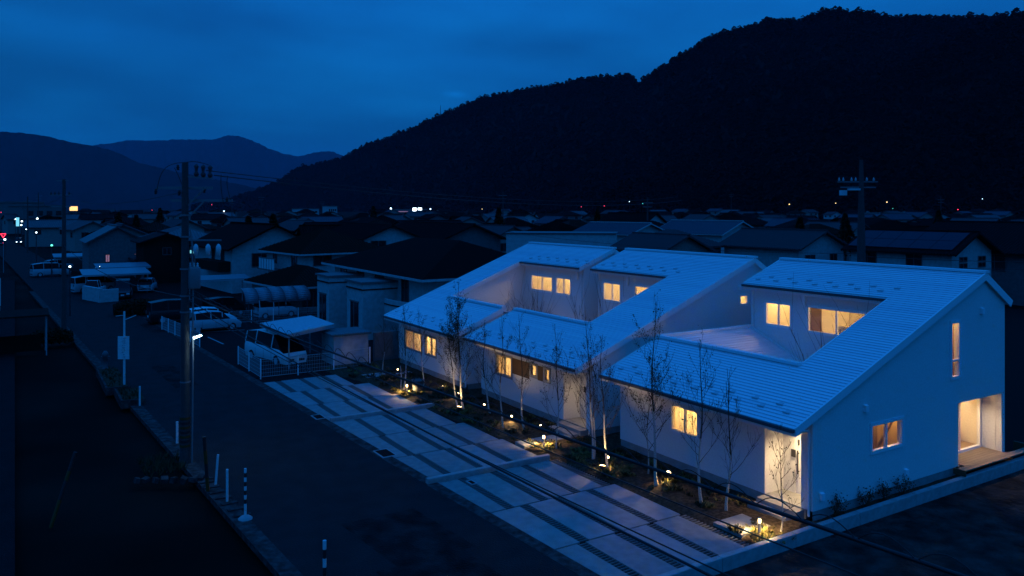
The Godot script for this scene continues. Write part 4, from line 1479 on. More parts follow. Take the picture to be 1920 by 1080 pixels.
func make_street_things() -> void:
	var W := "white_paint"
	var K := "black_paint"
	var Y := "yellow"
	post(Vector3(5.1, 0, -41.94), 0.92, 0.045, [W], "white post at the near end of the planter below the signboard")
	post(Vector3(5.57, 0, -34.46), 0.85, 0.05, [W], "white post just behind the utility pole")
	post(Vector3(5.83, 0, -28.46), 1.04, 0.04, [W], "white leaning post between the yellow pole and striped post", Vector3(0.08, 0, 0))
	post(Vector3(5.83, 0, -26.71), 1.04, 0.04, [W], "thin white post nearest the striped post with a white foot")
	post(Vector3(5.98, 0.05, -24.95), 1.48, 0.04, [W, W, W, K, W, K, W, K, W, K, W], "black and white striped post standing on a pale rubble foot")
	post(Vector3(6.32, 0, -18.61), 1.5, 0.045, [W, K, W, K, W, K, W], "black and white striped post at the bottom edge of the road")
	post(Vector3(5.5, 0, -28.06), 1.83, 0.06, [Y, Y, K, K, Y, Y, K, K], "black and yellow striped post beside the utility pole", Vector3(-0.12, 0, 0))
	post(Vector3(1.0, 0, -28.0), 1.9, 0.06, [Y, Y, K, K, Y, K, K], "leaning black and yellow pole in the dark lot", Vector3(0.6, 0, -0.2))
	var at := Vector3(5.98, 0, -24.95)
	var t := thing("rubble_foot", "small pale heap of mortar around the striped post", "rubble", at)
	var s := mb()
	lathe(s, at, [Vector2(0.24, -0.08), Vector2(0.21, 0.02), Vector2(0.14, 0.07), Vector2(0.05, 0.10), Vector2(0.001, 0.11)], 9)
	part(t, "heap", s, M.kerb)
	# sign board on a pole
	at = Vector3(4.89, 0, -46.34)
	t = thing("street_sign", "pale vertical signboard on a white pole with small lamps on top", "sign", at)
	s = mb()
	tube(s, [at + Vector3(0, -0.2, 0), at + Vector3(0, 4.05, 0)], [0.06, 0.05], 9)
	part(t, "pole_shaft", s, M.white_paint)
	s = mb()
	var ax := Vector3(0.84, 0, 0.54)
	var fb := Basis(ax, Vector3.UP, ax.cross(Vector3.UP))
	var bc := at + Vector3(0, 2.15, 0) + fb.z * 0.08
	bx(s, bc, Vector3(0.6, 1.2, 0.03), fb)
	part(t, "board", s, M.white_paint)
	s = mb()
	rng.seed = 5
	for k in 9:
		for q in 3:
			bx(s, bc + fb.z * 0.019 + fb * Vector3(rng.randf_range(-0.08, 0.08), 0.48 - k * 0.12 + rng.randf_range(-0.03, 0.03), 0), Vector3(rng.randf_range(0.04, 0.13), 0.014, 0.004) if q < 2 else Vector3(0.014, 0.07, 0.004), fb)
	part(t, "board_print", s, M.sign_print)
	s = mb()
	bar(s, at + Vector3(0, 3.6, 0), at + Vector3(0, 3.85, 0) + ax * 0.62, 0.04, 0.04)
	bar(s, at + Vector3(0, 3.85, 0), at + Vector3(0, 3.8, 0) - ax * 0.45, 0.03, 0.03)
	part(t, "sign_arm", s, M.white_paint)
	# planters along the kerb
	for p in [["long low planter with a pale kerb below the signboard", 4.6, -45.6, -51.5], ["short planter in front of the signboard pole", 4.95, -42.2, -45.2]]:
		t = thing("planter", p[0], "planter", Vector3(p[1], 0, (p[2] + p[3]) * 0.5))
		var za: float = p[2]
		var zb: float = p[3]
		s = mb()
		bx(s, Vector3(p[1] - 0.6, 0.08, (za + zb) * 0.5), Vector3(0.1, 0.4, absf(za - zb)))
		bx(s, Vector3(p[1] - 0.1, 0.08, za + 0.05), Vector3(1.1, 0.4, 0.1))
		part(t, "rim", s, M.gutter_concrete)
		s = mb()
		bx(s, Vector3(p[1] - 0.05, 0.05, (za + zb) * 0.5), Vector3(0.98, 0.3, absf(za - zb) - 0.05))
		part(t, "soil", s, M.soil)
		s = mb()
		for k in 60:
			var c := Vector3(p[1] - 0.05 + rng.randf_range(-0.42, 0.42), 0.2, lerpf(za, zb, rng.randf()))
			for q in 5:
				var d := Vector3(rng.randf_range(-1, 1), rng.randf_range(0.4, 1.4), rng.randf_range(-1, 1)).normalized() * rng.randf_range(0.12, 0.3)
				tri(s, c, c + Vector3(0.03, 0, 0.02), c + d)
		part(t, "plants", s, M.leaf_dark).set_meta("kind", "stuff")
	# weeds and stones around the pole foot
	at = Vector3(4.7, 0, -31.2)
	t = thing("pole_bed", "dark weedy bed edged with stones at the foot of the utility pole", "flower bed", at)
	s = mb()
	for k in 9:
		var f := k / 8.0
		var c := Vector3(3.6 + 2.2 * f, 0.02, -30.4 + 1.2 * f + rng.randf_range(-0.1, 0.1))
		bx(s, c, Vector3(rng.randf_range(0.16, 0.34), rng.randf_range(0.1, 0.2), rng.randf_range(0.14, 0.26)), Basis(Vector3(0.2, 1, 0.1).normalized(), rng.randf() * TAU))
	part(t, "edge_stones", s, M.gutter_concrete)
	s = mb()
	for k in 90:
		var c := Vector3(rng.randf_range(3.9, 5.3), -0.03, rng.randf_range(-32.8, -30.6))
		for q in 5:
			var d := Vector3(rng.randf_range(-1, 1), rng.randf_range(0.5, 1.8), rng.randf_range(-1, 1)).normalized() * rng.randf_range(0.15, 0.45)
			tri(s, c, c + Vector3(0.03, 0, 0.02), c + d)
	part(t, "weeds", s, M.leaf_dark)
	# step stones along the verge
	t = thing("verge_stones", "row of flat verge stones between the white posts and the gutter", "stones", Vector3(5.7, 0, -26.8))
	for k in 8:
		s = mb()
		bx(s, Vector3(5.55 + 0.06 * k, -0.02, -29.6 + k * 0.62), Vector3(0.5, 0.1, 0.2), Basis(Vector3.UP, rng.randf_range(-0.2, 0.2)))
		part(t, "stone", s, M.gutter_concrete)
	# mesh fences of the neighbour's car park
	fence([Vector3(11.52, 0, -49.8), Vector3(11.61, 0, -44.95), Vector3(15.8, 0, -44.9), Vector3(18.2, 0, -45.3)], 1.05, "white wire mesh fence around the covered van")
	fence([Vector3(9.75, 0, -67.2), Vector3(10.35, 0, -62.0), Vector3(10.7, 0, -57.3)], 1.0, "white wire mesh fence along the road by the silver hatchback")
	fence([Vector3(14.9, 0, -67.6), Vector3(18.4, 0, -67.2), Vector3(22.4, 0, -66.5)], 1.0, "wire mesh fence in front of the arched carport")
	# car park markings
	var mk := struct_root("parking_lot")
	s = mb()
	hexa(s, [Vector3(fx(-45) + 0.45, -0.2, -45.2), Vector3(21.5, -0.2, -45.2), Vector3(21.5, -0.2, -70), Vector3(fx(-70) + 0.45, -0.2, -70), Vector3(fx(-45) + 0.45, -0.005, -45.2), Vector3(21.5, -0.005, -45.2), Vector3(21.5, -0.005, -70), Vector3(fx(-70) + 0.45, -0.005, -70)])
	part(mk, "tarmac", s, M.asphalt_lot)
	for q in [[12.05, -61.45, 12.35, -57.7], [14.6, -57.6, 14.9, -54.0], [17.6, -49.6, 18.2, -46.4], [12.0, -64.2, 15.2, -63.6], [19.6, -60.0, 20.6, -59.9]]:
		s = mb()
		bar(s, Vector3(q[0], 0.0, q[1]), Vector3(q[2], 0.0, q[3]), 0.12, 0.006)
		part(mk, "parking_line", s, M.road_paint)
	# white block wall by the kei truck
	t = thing("garden_wall", "plain white block wall at the street corner beside the parked truck", "wall", Vector3(6.6, 0, -91.5))
	s = mb()
	hexa(s, [Vector3(5.95, -0.2, -94.0), Vector3(7.2, -0.2, -89.7), Vector3(7.5, -0.2, -89.8), Vector3(6.25, -0.2, -94.1), Vector3(5.95, 1.4, -94.0), Vector3(7.2, 1.4, -89.7), Vector3(7.5, 1.4, -89.8), Vector3(6.25, 1.4, -94.1)])
	hexa(s, [Vector3(7.22, -0.2, -89.68), Vector3(9.0, -0.2, -90.3), Vector3(9.0, -0.2, -90.6), Vector3(7.3, -0.2, -90.0), Vector3(7.22, 1.25, -89.68), Vector3(9.0, 1.25, -90.3), Vector3(9.0, 1.25, -90.6), Vector3(7.3, 1.25, -90.0)])
	part(t, "wall_body", s, M.wall_white)
	# shed at the left edge
	t = thing("open_shed", "dark open-sided shed at the left edge of the lot", "shed", Vector3(-1.6, 0, -61))
	s = mb()
	bx(s, Vector3(-1.7, 2.6, -61.0), Vector3(7.2, 0.1, 2.6), Basis(Vector3(1, 0, 0), 0.06))
	part(t, "roof", s, M.wall_dark)
	for q in [[-4.6, -60], [-1.4, -60], [1.75, -60], [1.75, -62.1], [-1.4, -62.1]]:
		s = mb()
		tube(s, [Vector3(q[0], -0.1, q[1]), Vector3(q[0], 2.58, q[1])], [0.04, 0.04], 6)
		part(t, "post", s, M.grey_metal)
	s = mb()
	bx(s, Vector3(-1.7, 0.5, -62.0), Vector3(6.4, 1.1, 0.06))
	part(t, "back_panel", s, M.wall_dark)
	# hedge by the second pole
	hedge(Vector3(2.2, 0, -64.5), Vector3(2.6, 1.0, 2.0), "low dark hedge at the foot of the far left pole", 71)
	hedge(Vector3(9.4, 0, -78.0), Vector3(4.0, 1.3, 2.0), "dark hedge on the corner left of the parked cars", 72)
	hedge(Vector3(10.4, 0, -71.5), Vector3(2.2, 1.5, 1.4), "dark bush by the road fence", 73)
	# white signboard at the left frame edge
	t = thing("notice_board", "white notice board at the left edge beyond the shed", "sign", Vector3(-1.45, 0, -82))
	s = mb()
	bx(s, Vector3(-1.5, 2.2, -82), Vector3(1.0, 2.4, 0.08), Basis(Vector3.UP, 0.5))
	part(t, "board", s, M.white_paint)
	s = mb()
	for q in [-0.45, 0.45]:
		tube(s, [Vector3(-1.5 + q * 0.85, -0.2, -82 - q * 0.5), Vector3(-1.5 + q * 0.85, 1.0, -82 - q * 0.5)], [0.04, 0.04], 6)
	part(t, "legs", s, M.grey_metal)
	# dark person-sized garden statue of the photograph is a low standing signpost
	at = Vector3(4.5, 0, -52.2)
	t = thing("water_hydrant", "dark hydrant post at the far end of the planter", "hydrant", at)
	s = mb()
	lathe(s, at, [Vector2(0.2, -0.05), Vector2(0.2, 0.05), Vector2(0.13, 0.1), Vector2(0.13, 0.7), Vector2(0.18, 0.75), Vector2(0.17, 0.95), Vector2(0.08, 1.1), Vector2(0.001, 1.12)], 10)
	bx(s, at + Vector3(0, 0.72, 0), Vector3(0.5, 0.14, 0.14), fb)
	part(t, "hydrant_body", s, M.gutter)

func hedge(at: Vector3, size: Vector3, label: String, seed_: int) -> void:
	rng.seed = seed_
	var t := thing("hedge", label, "hedge", at)
	var s := mb()
	var n := int(size.x * size.y * size.z * 260)
	for k in mini(n, 4000):
		var u := Vector3(rng.randf_range(-1, 1), rng.randf_range(0, 1), rng.randf_range(-1, 1))
		var c := at + Vector3(u.x * size.x * 0.5, u.y * size.y * (1.0 - 0.3 * u.x * u.x), u.z * size.z * 0.5)
		var d := Vector3(rng.randf_range(-1, 1), rng.randf_range(-0.5, 1), rng.randf_range(-1, 1)).normalized() * 0.12
		var e := d.cross(Vector3(rng.randf_range(-1, 1), 1, rng.randf_range(-1, 1))).normalized() * 0.06
		quad(s, c - d, c - e, c + d, c + e)
	part(t, "foliage", s, M.hedge)
	s = mb()
	for k in 5:
		var x := at.x + (k - 2) * size.x * 0.2
		tube(s, [Vector3(x, -0.1, at.z), Vector3(x + 0.05, size.y * 0.8, at.z + 0.05)], [0.03, 0.012], 5)
	part(t, "stems", s, M.twig)

func fence(pts: Array, h: float, label: String) -> void:
	var t := thing("mesh_fence", label, "fence", pts[0])
	for i in pts.size() - 1:
		var a: Vector3 = pts[i]
		var b: Vector3 = pts[i + 1]
		var L := (b - a).length()
		var n := maxi(1, int(round(L / 2.0)))
		for k in n + (1 if i == pts.size() - 2 else 0):
			var p := a.lerp(b, float(k) / n)
			var s := mb()
			tube(s, [p + Vector3(0, -0.15, 0), p + Vector3(0, h + 0.05, 0)], [0.032, 0.032], 7)
			part(t, "post", s, M.white_metal)
		for k in n:
			var p := a.lerp(b, (k + 0.02) / n)
			var q := a.lerp(b, (k + 0.98) / n)
			var s := mb()
			for y in [0.08, 0.28, 0.48, 0.68, 0.88, 1.0]:
				bar(s, p + Vector3(0, y * h, 0), q + Vector3(0, y * h, 0), 0.012, 0.022 if y > 0.95 or y < 0.1 else 0.008)
			var m := int(L / n / 0.1)
			for j in m + 1:
				var c := p.lerp(q, float(j) / m)
				bar(s, c + Vector3(0, 0.08 * h, 0), c + Vector3(0, h, 0), 0.007, 0.007)
			part(t, "mesh_panel", s, M.mesh_wire)

# ------------------------------------------------------------------ cars
# prof: list of [x, belt height, roof height, half width]; where roof > belt there is glass
func car(at: Vector3, yaw: float, prof: Array, wheels: Array, wr: float, paint: Material, label: String, lights := 0) -> Node3D:
	var t := thing("parked_car" if lights == 0 else "driving_car", label, "car", at, "cars parked by the street" if lights == 0 else "cars driving on the far street")
	t.rotation.y = yaw
	O = Vector3.ZERO
	var body := mb()
	var glass := mb()
	var ring := func(q: Array) -> Array:
		var w: float = q[3]
		return [Vector3(q[0], 0.2, w * 0.9), Vector3(q[0], 0.5, w), Vector3(q[0], q[1] * 0.82, w), Vector3(q[0], q[1], w * 0.94)]
	var sub := []
	for i in prof.size() - 1:
		for k in 3:
			var a := []
			for c in 4:
				a.append(lerpf(prof[i][c], prof[i + 1][c], k / 3.0))
			sub.append(a)
	sub.append(prof[-1])
	for i in sub.size() - 1:
		var r0: Array = ring.call(sub[i])
		var r1: Array = ring.call(sub[i + 1])
		for sgn in [1.0, -1.0]:
			var m := Vector3(1, 1, sgn)
			body.set_smooth_group(0 if sgn > 0 else 1)
			for k in 3:
				quad(body, r0[k] * m, r1[k] * m, r1[k + 1] * m, r0[k + 1] * m)
		body.set_smooth_group(2)
		var g0: float = sub[i][2] - sub[i][1]
		var g1: float = sub[i + 1][2] - sub[i + 1][1]
		if g0 < 0.02 and g1 < 0.02:
			quad(body, r0[3], r1[3], r1[3] * Vector3(1, 1, -1), r0[3] * Vector3(1, 1, -1))
		else:
			var w0: float = lerpf(sub[i][3] * 0.94, sub[i][3] * 0.76, clampf(g0 / 0.45, 0, 1))
			var w1: float = lerpf(sub[i + 1][3] * 0.94, sub[i + 1][3] * 0.76, clampf(g1 / 0.45, 0, 1))
			var t0 := Vector3(sub[i][0], sub[i][2], w0)
			var t1 := Vector3(sub[i + 1][0], sub[i + 1][2], w1)
			for sgn in [1.0, -1.0]:
				var m := Vector3(1, 1, sgn)
				quad(glass, r0[3] * m, r1[3] * m, t1 * m, t0 * m)
			var steep := absf(t1.y - t0.y) / maxf(t1.x - t0.x, 0.01) > 0.35
			glass.set_smooth_group(3)
			quad(glass if steep else body, t0, t1, t1 * Vector3(1, 1, -1), t0 * Vector3(1, 1, -1))
			glass.set_smooth_group(-1)
	for e in [0, sub.size() - 1]:
		var r: Array = ring.call(sub[e])
		for k in 3:
			quad(body, r[k], r[k + 1], r[k + 1] * Vector3(1, 1, -1), r[k] * Vector3(1, 1, -1))
		var g: float = sub[e][2] - sub[e][1]
		if g > 0.02:
			var w: float = lerpf(sub[e][3] * 0.94, sub[e][3] * 0.76, clampf(g / 0.45, 0, 1))
			var q := Vector3(sub[e][0], sub[e][2], w)
			quad(glass, r[3], q, q * Vector3(1, 1, -1), r[3] * Vector3(1, 1, -1))
	quad(body, Vector3(prof[0][0], 0.2, -0.7), Vector3(prof[-1][0], 0.2, -0.7), Vector3(prof[-1][0], 0.2, 0.7), Vector3(prof[0][0], 0.2, 0.7))
	# roof pillars
	var bd := part(t, "body", body, paint)
	part(t, "glass", glass, M.car_glass)
	var pil := mb()
	for i in range(1, prof.size() - 1):
		if prof[i][2] - prof[i][1] > 0.25:
			for sgn in [1.0, -1.0]:
				bar(pil, Vector3(prof[i][0], prof[i][1], prof[i][3] * 0.945 * sgn), Vector3(prof[i][0], prof[i][2], prof[i][3] * 0.768 * sgn), 0.07, 0.03)
	part(bd, "pillars", pil, paint)
	var trim := mb()
	for sgn in [1.0, -1.0]:
		bx(trim, Vector3(0.0, 0.26, sgn * prof[1][3] * 0.965), Vector3(2.0, 0.09, 0.04))
		for xx in [-0.95, 0.05, 0.95]:
			bx(trim, Vector3(xx, 0.62, sgn * (prof[2][3] + 0.002)), Vector3(0.014, 0.5, 0.006))
		bx(trim, Vector3(prof[-4][0] - 0.05, prof[-4][1] + 0.1, sgn * (prof[2][3] + 0.08)), Vector3(0.1, 0.14, 0.18))
	bx(trim, Vector3(prof[-1][0] + 0.012, 0.42, 0), Vector3(0.03, 0.16, prof[-1][3] * 1.5))
	bx(trim, Vector3(prof[0][0] - 0.012, 0.40, 0), Vector3(0.03, 0.12, prof[0][3] * 1.7))
	part(bd, "trim", trim, M.black_paint)
	trim = mb()
	bx(trim, Vector3(prof[-1][0] + 0.03, 0.42, 0), Vector3(0.012, 0.15, 0.32))
	part(bd, "number_plate", trim, M.white_paint)
	trim = mb()
	bx(trim, Vector3(prof[0][0] - 0.03, 0.62, 0), Vector3(0.02, 0.15, 0.32))
	part(bd, "number_plate", trim, M.white_paint)
	for x in wheels:
		for sgn in [1.0, -1.0]:
			var w: float = prof[1][3]
			var s := mb()
			var c := Vector3(x, wr, sgn * (w - 0.06))
			tube(s, [c - Vector3(0, 0, sgn * 0.14), c + Vector3(0, 0, sgn * 0.075)], [wr, wr], 18)
			var wh := part(t, "wheel", s, M.tyre)
			s = mb()
			tube(s, [c + Vector3(0, 0, sgn * 0.06), c + Vector3(0, 0, sgn * 0.085)], [wr * 0.62, wr * 0.6], 14)
			part(wh, "rim", s, M.rim)
	for e in [0, prof.size() - 1]:
		var fwd: bool = e != 0
		for sgn in [1.0, -1.0]:
			var s := mb()
			var y: float = prof[e][1] * 0.83
			bx(s, Vector3(prof[e][0] + (0.01 if fwd else -0.01), y, sgn * prof[e][3] * 0.72), Vector3(0.06, 0.16 if fwd else 0.26, 0.3 if fwd else 0.16))
			var lm: Material = M.insulator if fwd else M.shutter
			if lights == 1:
				lm = M.far_white if fwd else M.shutter
			elif lights == 2:
				lm = M.insulator if fwd else M.far_red
			part(t, "headlight" if fwd else "tail_light", s, lm)
	return t

func make_cars() -> void:
	var hatch := [[-1.95, 0.85, 0.85, 0.74], [-1.85, 0.98, 1.12, 0.80], [-1.45, 1.0, 1.46, 0.84], [-0.3, 0.96, 1.54, 0.84], [0.55, 0.93, 1.45, 0.84], [1.15, 0.92, 0.94, 0.82], [1.75, 0.80, 0.80, 0.78], [2.0, 0.62, 0.62, 0.68]]
	var mini := [[-1.68, 1.0, 1.0, 0.70], [-1.62, 1.02, 1.62, 0.73], [-0.4, 1.0, 1.7, 0.74], [0.7, 0.98, 1.62, 0.74], [1.2, 0.95, 1.05, 0.73], [1.55, 0.82, 0.82, 0.72], [1.7, 0.66, 0.66, 0.66]]
	var van := [[-2.35, 1.1, 1.1, 0.82], [-2.28, 1.12, 1.75, 0.85], [-1.0, 1.1, 1.9, 0.86], [0.9, 1.05, 1.82, 0.86], [1.75, 1.02, 1.12, 0.84], [2.2, 0.85, 0.85, 0.80], [2.4, 0.66, 0.66, 0.72]]
	var truck := [[-1.7, 0.98, 0.98, 0.72], [0.28, 0.98, 0.98, 0.72], [0.32, 1.05, 1.74, 0.72], [1.1, 1.05, 1.76, 0.72], [1.55, 1.0, 1.06, 0.72], [1.7, 0.7, 0.7, 0.7]]
	var axes := [-1.25, 1.28]
	car(Vector3(13.0, 0, -64.6), 0.05, hatch, axes, 0.3, M.car_silver, "silver hatchback parked nearest the road behind the street lamp")
	car(Vector3(13.2, 0, -67.0), 0.03, hatch, axes, 0.3, M.car_white, "white car parked just behind the silver hatchback")
	car(Vector3(11.6, 0, -71.2), 0.1, van, [-1.45, 1.5], 0.33, M.car_black, "black minivan parked behind the white and silver cars")
	car(Vector3(13.7, 0, -49.5), -PI * 0.5 + 0.25, van, [-1.45, 1.5], 0.33, M.car_white, "white minivan parked under the flat pale carport roof")
	car(Vector3(19.2, 0, -69.5), 0.1, mini, [-1.15, 1.15], 0.28, M.car_silver, "small grey car under the arched carport")
	car(Vector3(7.3, 0, -96.5), -1.9, truck, [-1.05, 1.15], 0.28, M.car_white, "small white truck parked behind the white block wall")
	car(Vector3(9.8, 0, -94.0), -1.7, van, [-1.45, 1.5], 0.33, M.car_black, "dark car with a snub nose beside the small white truck")
	car(Vector3(7.6, 0, -101.5), 0.3, van, [-1.45, 1.5], 0.33, M.car_silver, "grey van under the flat far carport")
	car(Vector3(4.2, 0, -128.0), 0.2, van, [-1.45, 1.5], 0.33, M.car_silver, "pale van parked far down the street")
	car(Vector3(12.9, 0, -99.5), 1.3, hatch, axes, 0.3, M.car_silver, "silver car beside the flat far carport")
	car(Vector3(9.6, 0, -118.5), 1.5, mini, [-1.15, 1.15], 0.28, M.car_white, "small white car in front of the pale gabled house")
	car(Vector3(15.6, 0, -72.6), 0.2, mini, [-1.15, 1.15], 0.28, M.car_black, "small dark car left of the arched carport")
	car(Vector3(5.6, 0, -141.5), 0.3, hatch, axes, 0.3, M.car_silver, "grey car under the farthest carport")
	car(Vector3(0.9, 0, -250.0), -PI * 0.5, hatch, axes, 0.3, M.car_black, "far oncoming car with glaring headlights", 1)
	car(Vector3(-3.0, 0, -240.0), PI * 0.5, hatch, axes, 0.3, M.car_black, "far car driving away with red tail lights", 2)
	# rear lamp strip of the van shows orange
	# carports
	var t := thing("carport", "flat pale carport roof over the white minivan", "carport", Vector3(15.0, 0, -49.4))
	var s := mb()
	hexa(s, [Vector3(13.5, 2.02, -46.4), Vector3(16.9, 2.2, -47.8), Vector3(16.6, 2.32, -51.6), Vector3(13.0, 2.25, -50.4), Vector3(13.5, 2.10, -46.4), Vector3(16.9, 2.28, -47.8), Vector3(16.6, 2.40, -51.6), Vector3(13.0, 2.33, -50.4)])
	part(t, "roof", s, M.carport_roof)
	s = mb()
	bar(s, Vector3(13.5, 2.0, -46.38), Vector3(16.9, 2.18, -47.78), 0.06, 0.22)
	bar(s, Vector3(13.48, 2.0, -46.4), Vector3(12.98, 2.22, -50.4), 0.06, 0.22)
	part(t, "edge_beam", s, M.grey_metal)
	for q in [[13.7, -46.7], [16.5, -47.9], [13.3, -50.0], [16.4, -51.2]]:
		s = mb()
		tube(s, [Vector3(q[0], -0.1, q[1]), Vector3(q[0], 2.15, q[1])], [0.045, 0.045], 6)
		part(t, "post", s, M.grey_metal)
	arch_carport(Vector3(19.3, 0, -69.6), 5.6, 3.2, "arched blue-grey carport over the small grey car")
	flat_carport(Vector3(9.6, 2.35, -100.0), Vector3(6.8, 0.1, 5.2), "pale flat carport roof behind the white truck", 0.12)
	flat_carport(Vector3(11.0, 2.6, -106.5), Vector3(5.8, 0.1, 4.6), "second pale flat carport roof, slightly higher, behind the first", 0.1)
	flat_carport(Vector3(7.6, 2.4, -137.0), Vector3(5.6, 0.1, 5.0), "pale carport roof far down the street", 0.1)
	flat_carport(Vector3(17.0, 2.6, -82.5), Vector3(6.0, 0.1, 2.4), "pale flat canopy behind the utility pole transformer", 0.1)

func flat_carport(c: Vector3, size: Vector3, label: String, tilt: float) -> void:
	var t := thing("carport", label, "carport", Vector3(c.x, 0, c.z))
	var n := 5
	for k in n:
		piece(t, "roof_panel", M.polycarbonate, c + Vector3(0, 0, (k - (n - 1) * 0.5) * size.z / n) + Vector3(0, -tilt * (k - 2) * 0.5, 0), Vector3(size.x, size.y * 0.5, size.z / n - 0.02), Basis(Vector3(1, 0, 0), tilt * 0.5))
	for q in [[-0.45, -0.4], [0.45, -0.4], [-0.45, 0.4], [0.45, 0.4]]:
		var s := mb()
		var p := Vector3(c.x + q[0] * size.x, 0, c.z + q[1] * size.z)
		tube(s, [p + Vector3(0, -0.1, 0), p + Vector3(0, c.y - 0.1, 0)], [0.05, 0.05], 6)
		part(t, "post", s, M.grey_metal)
	var s := mb()
	bx(s, c + Vector3(0, -0.12 - tilt, size.z * 0.5), Vector3(size.x, 0.12, 0.06))
	part(t, "edge_beam", s, M.grey_metal)

func arch_carport(c: Vector3, L: float, W: float, label: String) -> void:
	var t := thing("carport", label, "carport", c)
	var n := 10
	var prof := []
	for k in n + 1:
		var a := lerpf(0.0, 1.75, float(k) / n)
		prof.append(Vector2(sin(a) * W * 0.62, 1.55 + cos(a) * 0.95))
	for seg in 5:
		var s := mb()
		s.set_smooth_group(0)
		var x0 := c.x - L * 0.5 + seg * L / 5.0 + 0.02
		var x1 := x0 + L / 5.0 - 0.04
		for k in n:
			var a: Vector2 = prof[k]
			var b: Vector2 = prof[k + 1]
			hexa(s, [Vector3(x0, a.y, c.z + a.x - 1.2), Vector3(x1, a.y, c.z + a.x - 1.2), Vector3(x1, b.y, c.z + b.x - 1.2), Vector3(x0, b.y, c.z + b.x - 1.2), Vector3(x0, a.y + 0.03, c.z + a.x - 1.2), Vector3(x1, a.y + 0.03, c.z + a.x - 1.2), Vector3(x1, b.y + 0.03, c.z + b.x - 1.17), Vector3(x0, b.y + 0.03, c.z + b.x - 1.17)])
		part(t, "roof_panel", s, M.polycarbonate)
	for seg in 6:
		var s := mb()
		var x := c.x - L * 0.5 + seg * L / 5.0
		var pts := []
		for k in n + 1:
			pts.append(Vector3(x, prof[k].y + 0.03, c.z + prof[k].x - 1.2))
		var rr := []
		rr.resize(n + 1)
		rr.fill(0.03)
		tube(s, pts, rr, 5)
		part(t, "rib", s, M.dark_metal)
	for x in [c.x - L * 0.45, c.x, c.x + L * 0.45]:
		var s := mb()
		tube(s, [Vector3(x, -0.1, c.z + 0.85), Vector3(x, 1.6, c.z + 0.75)], [0.04, 0.04], 6)
		part(t, "post", s, M.dark_metal)

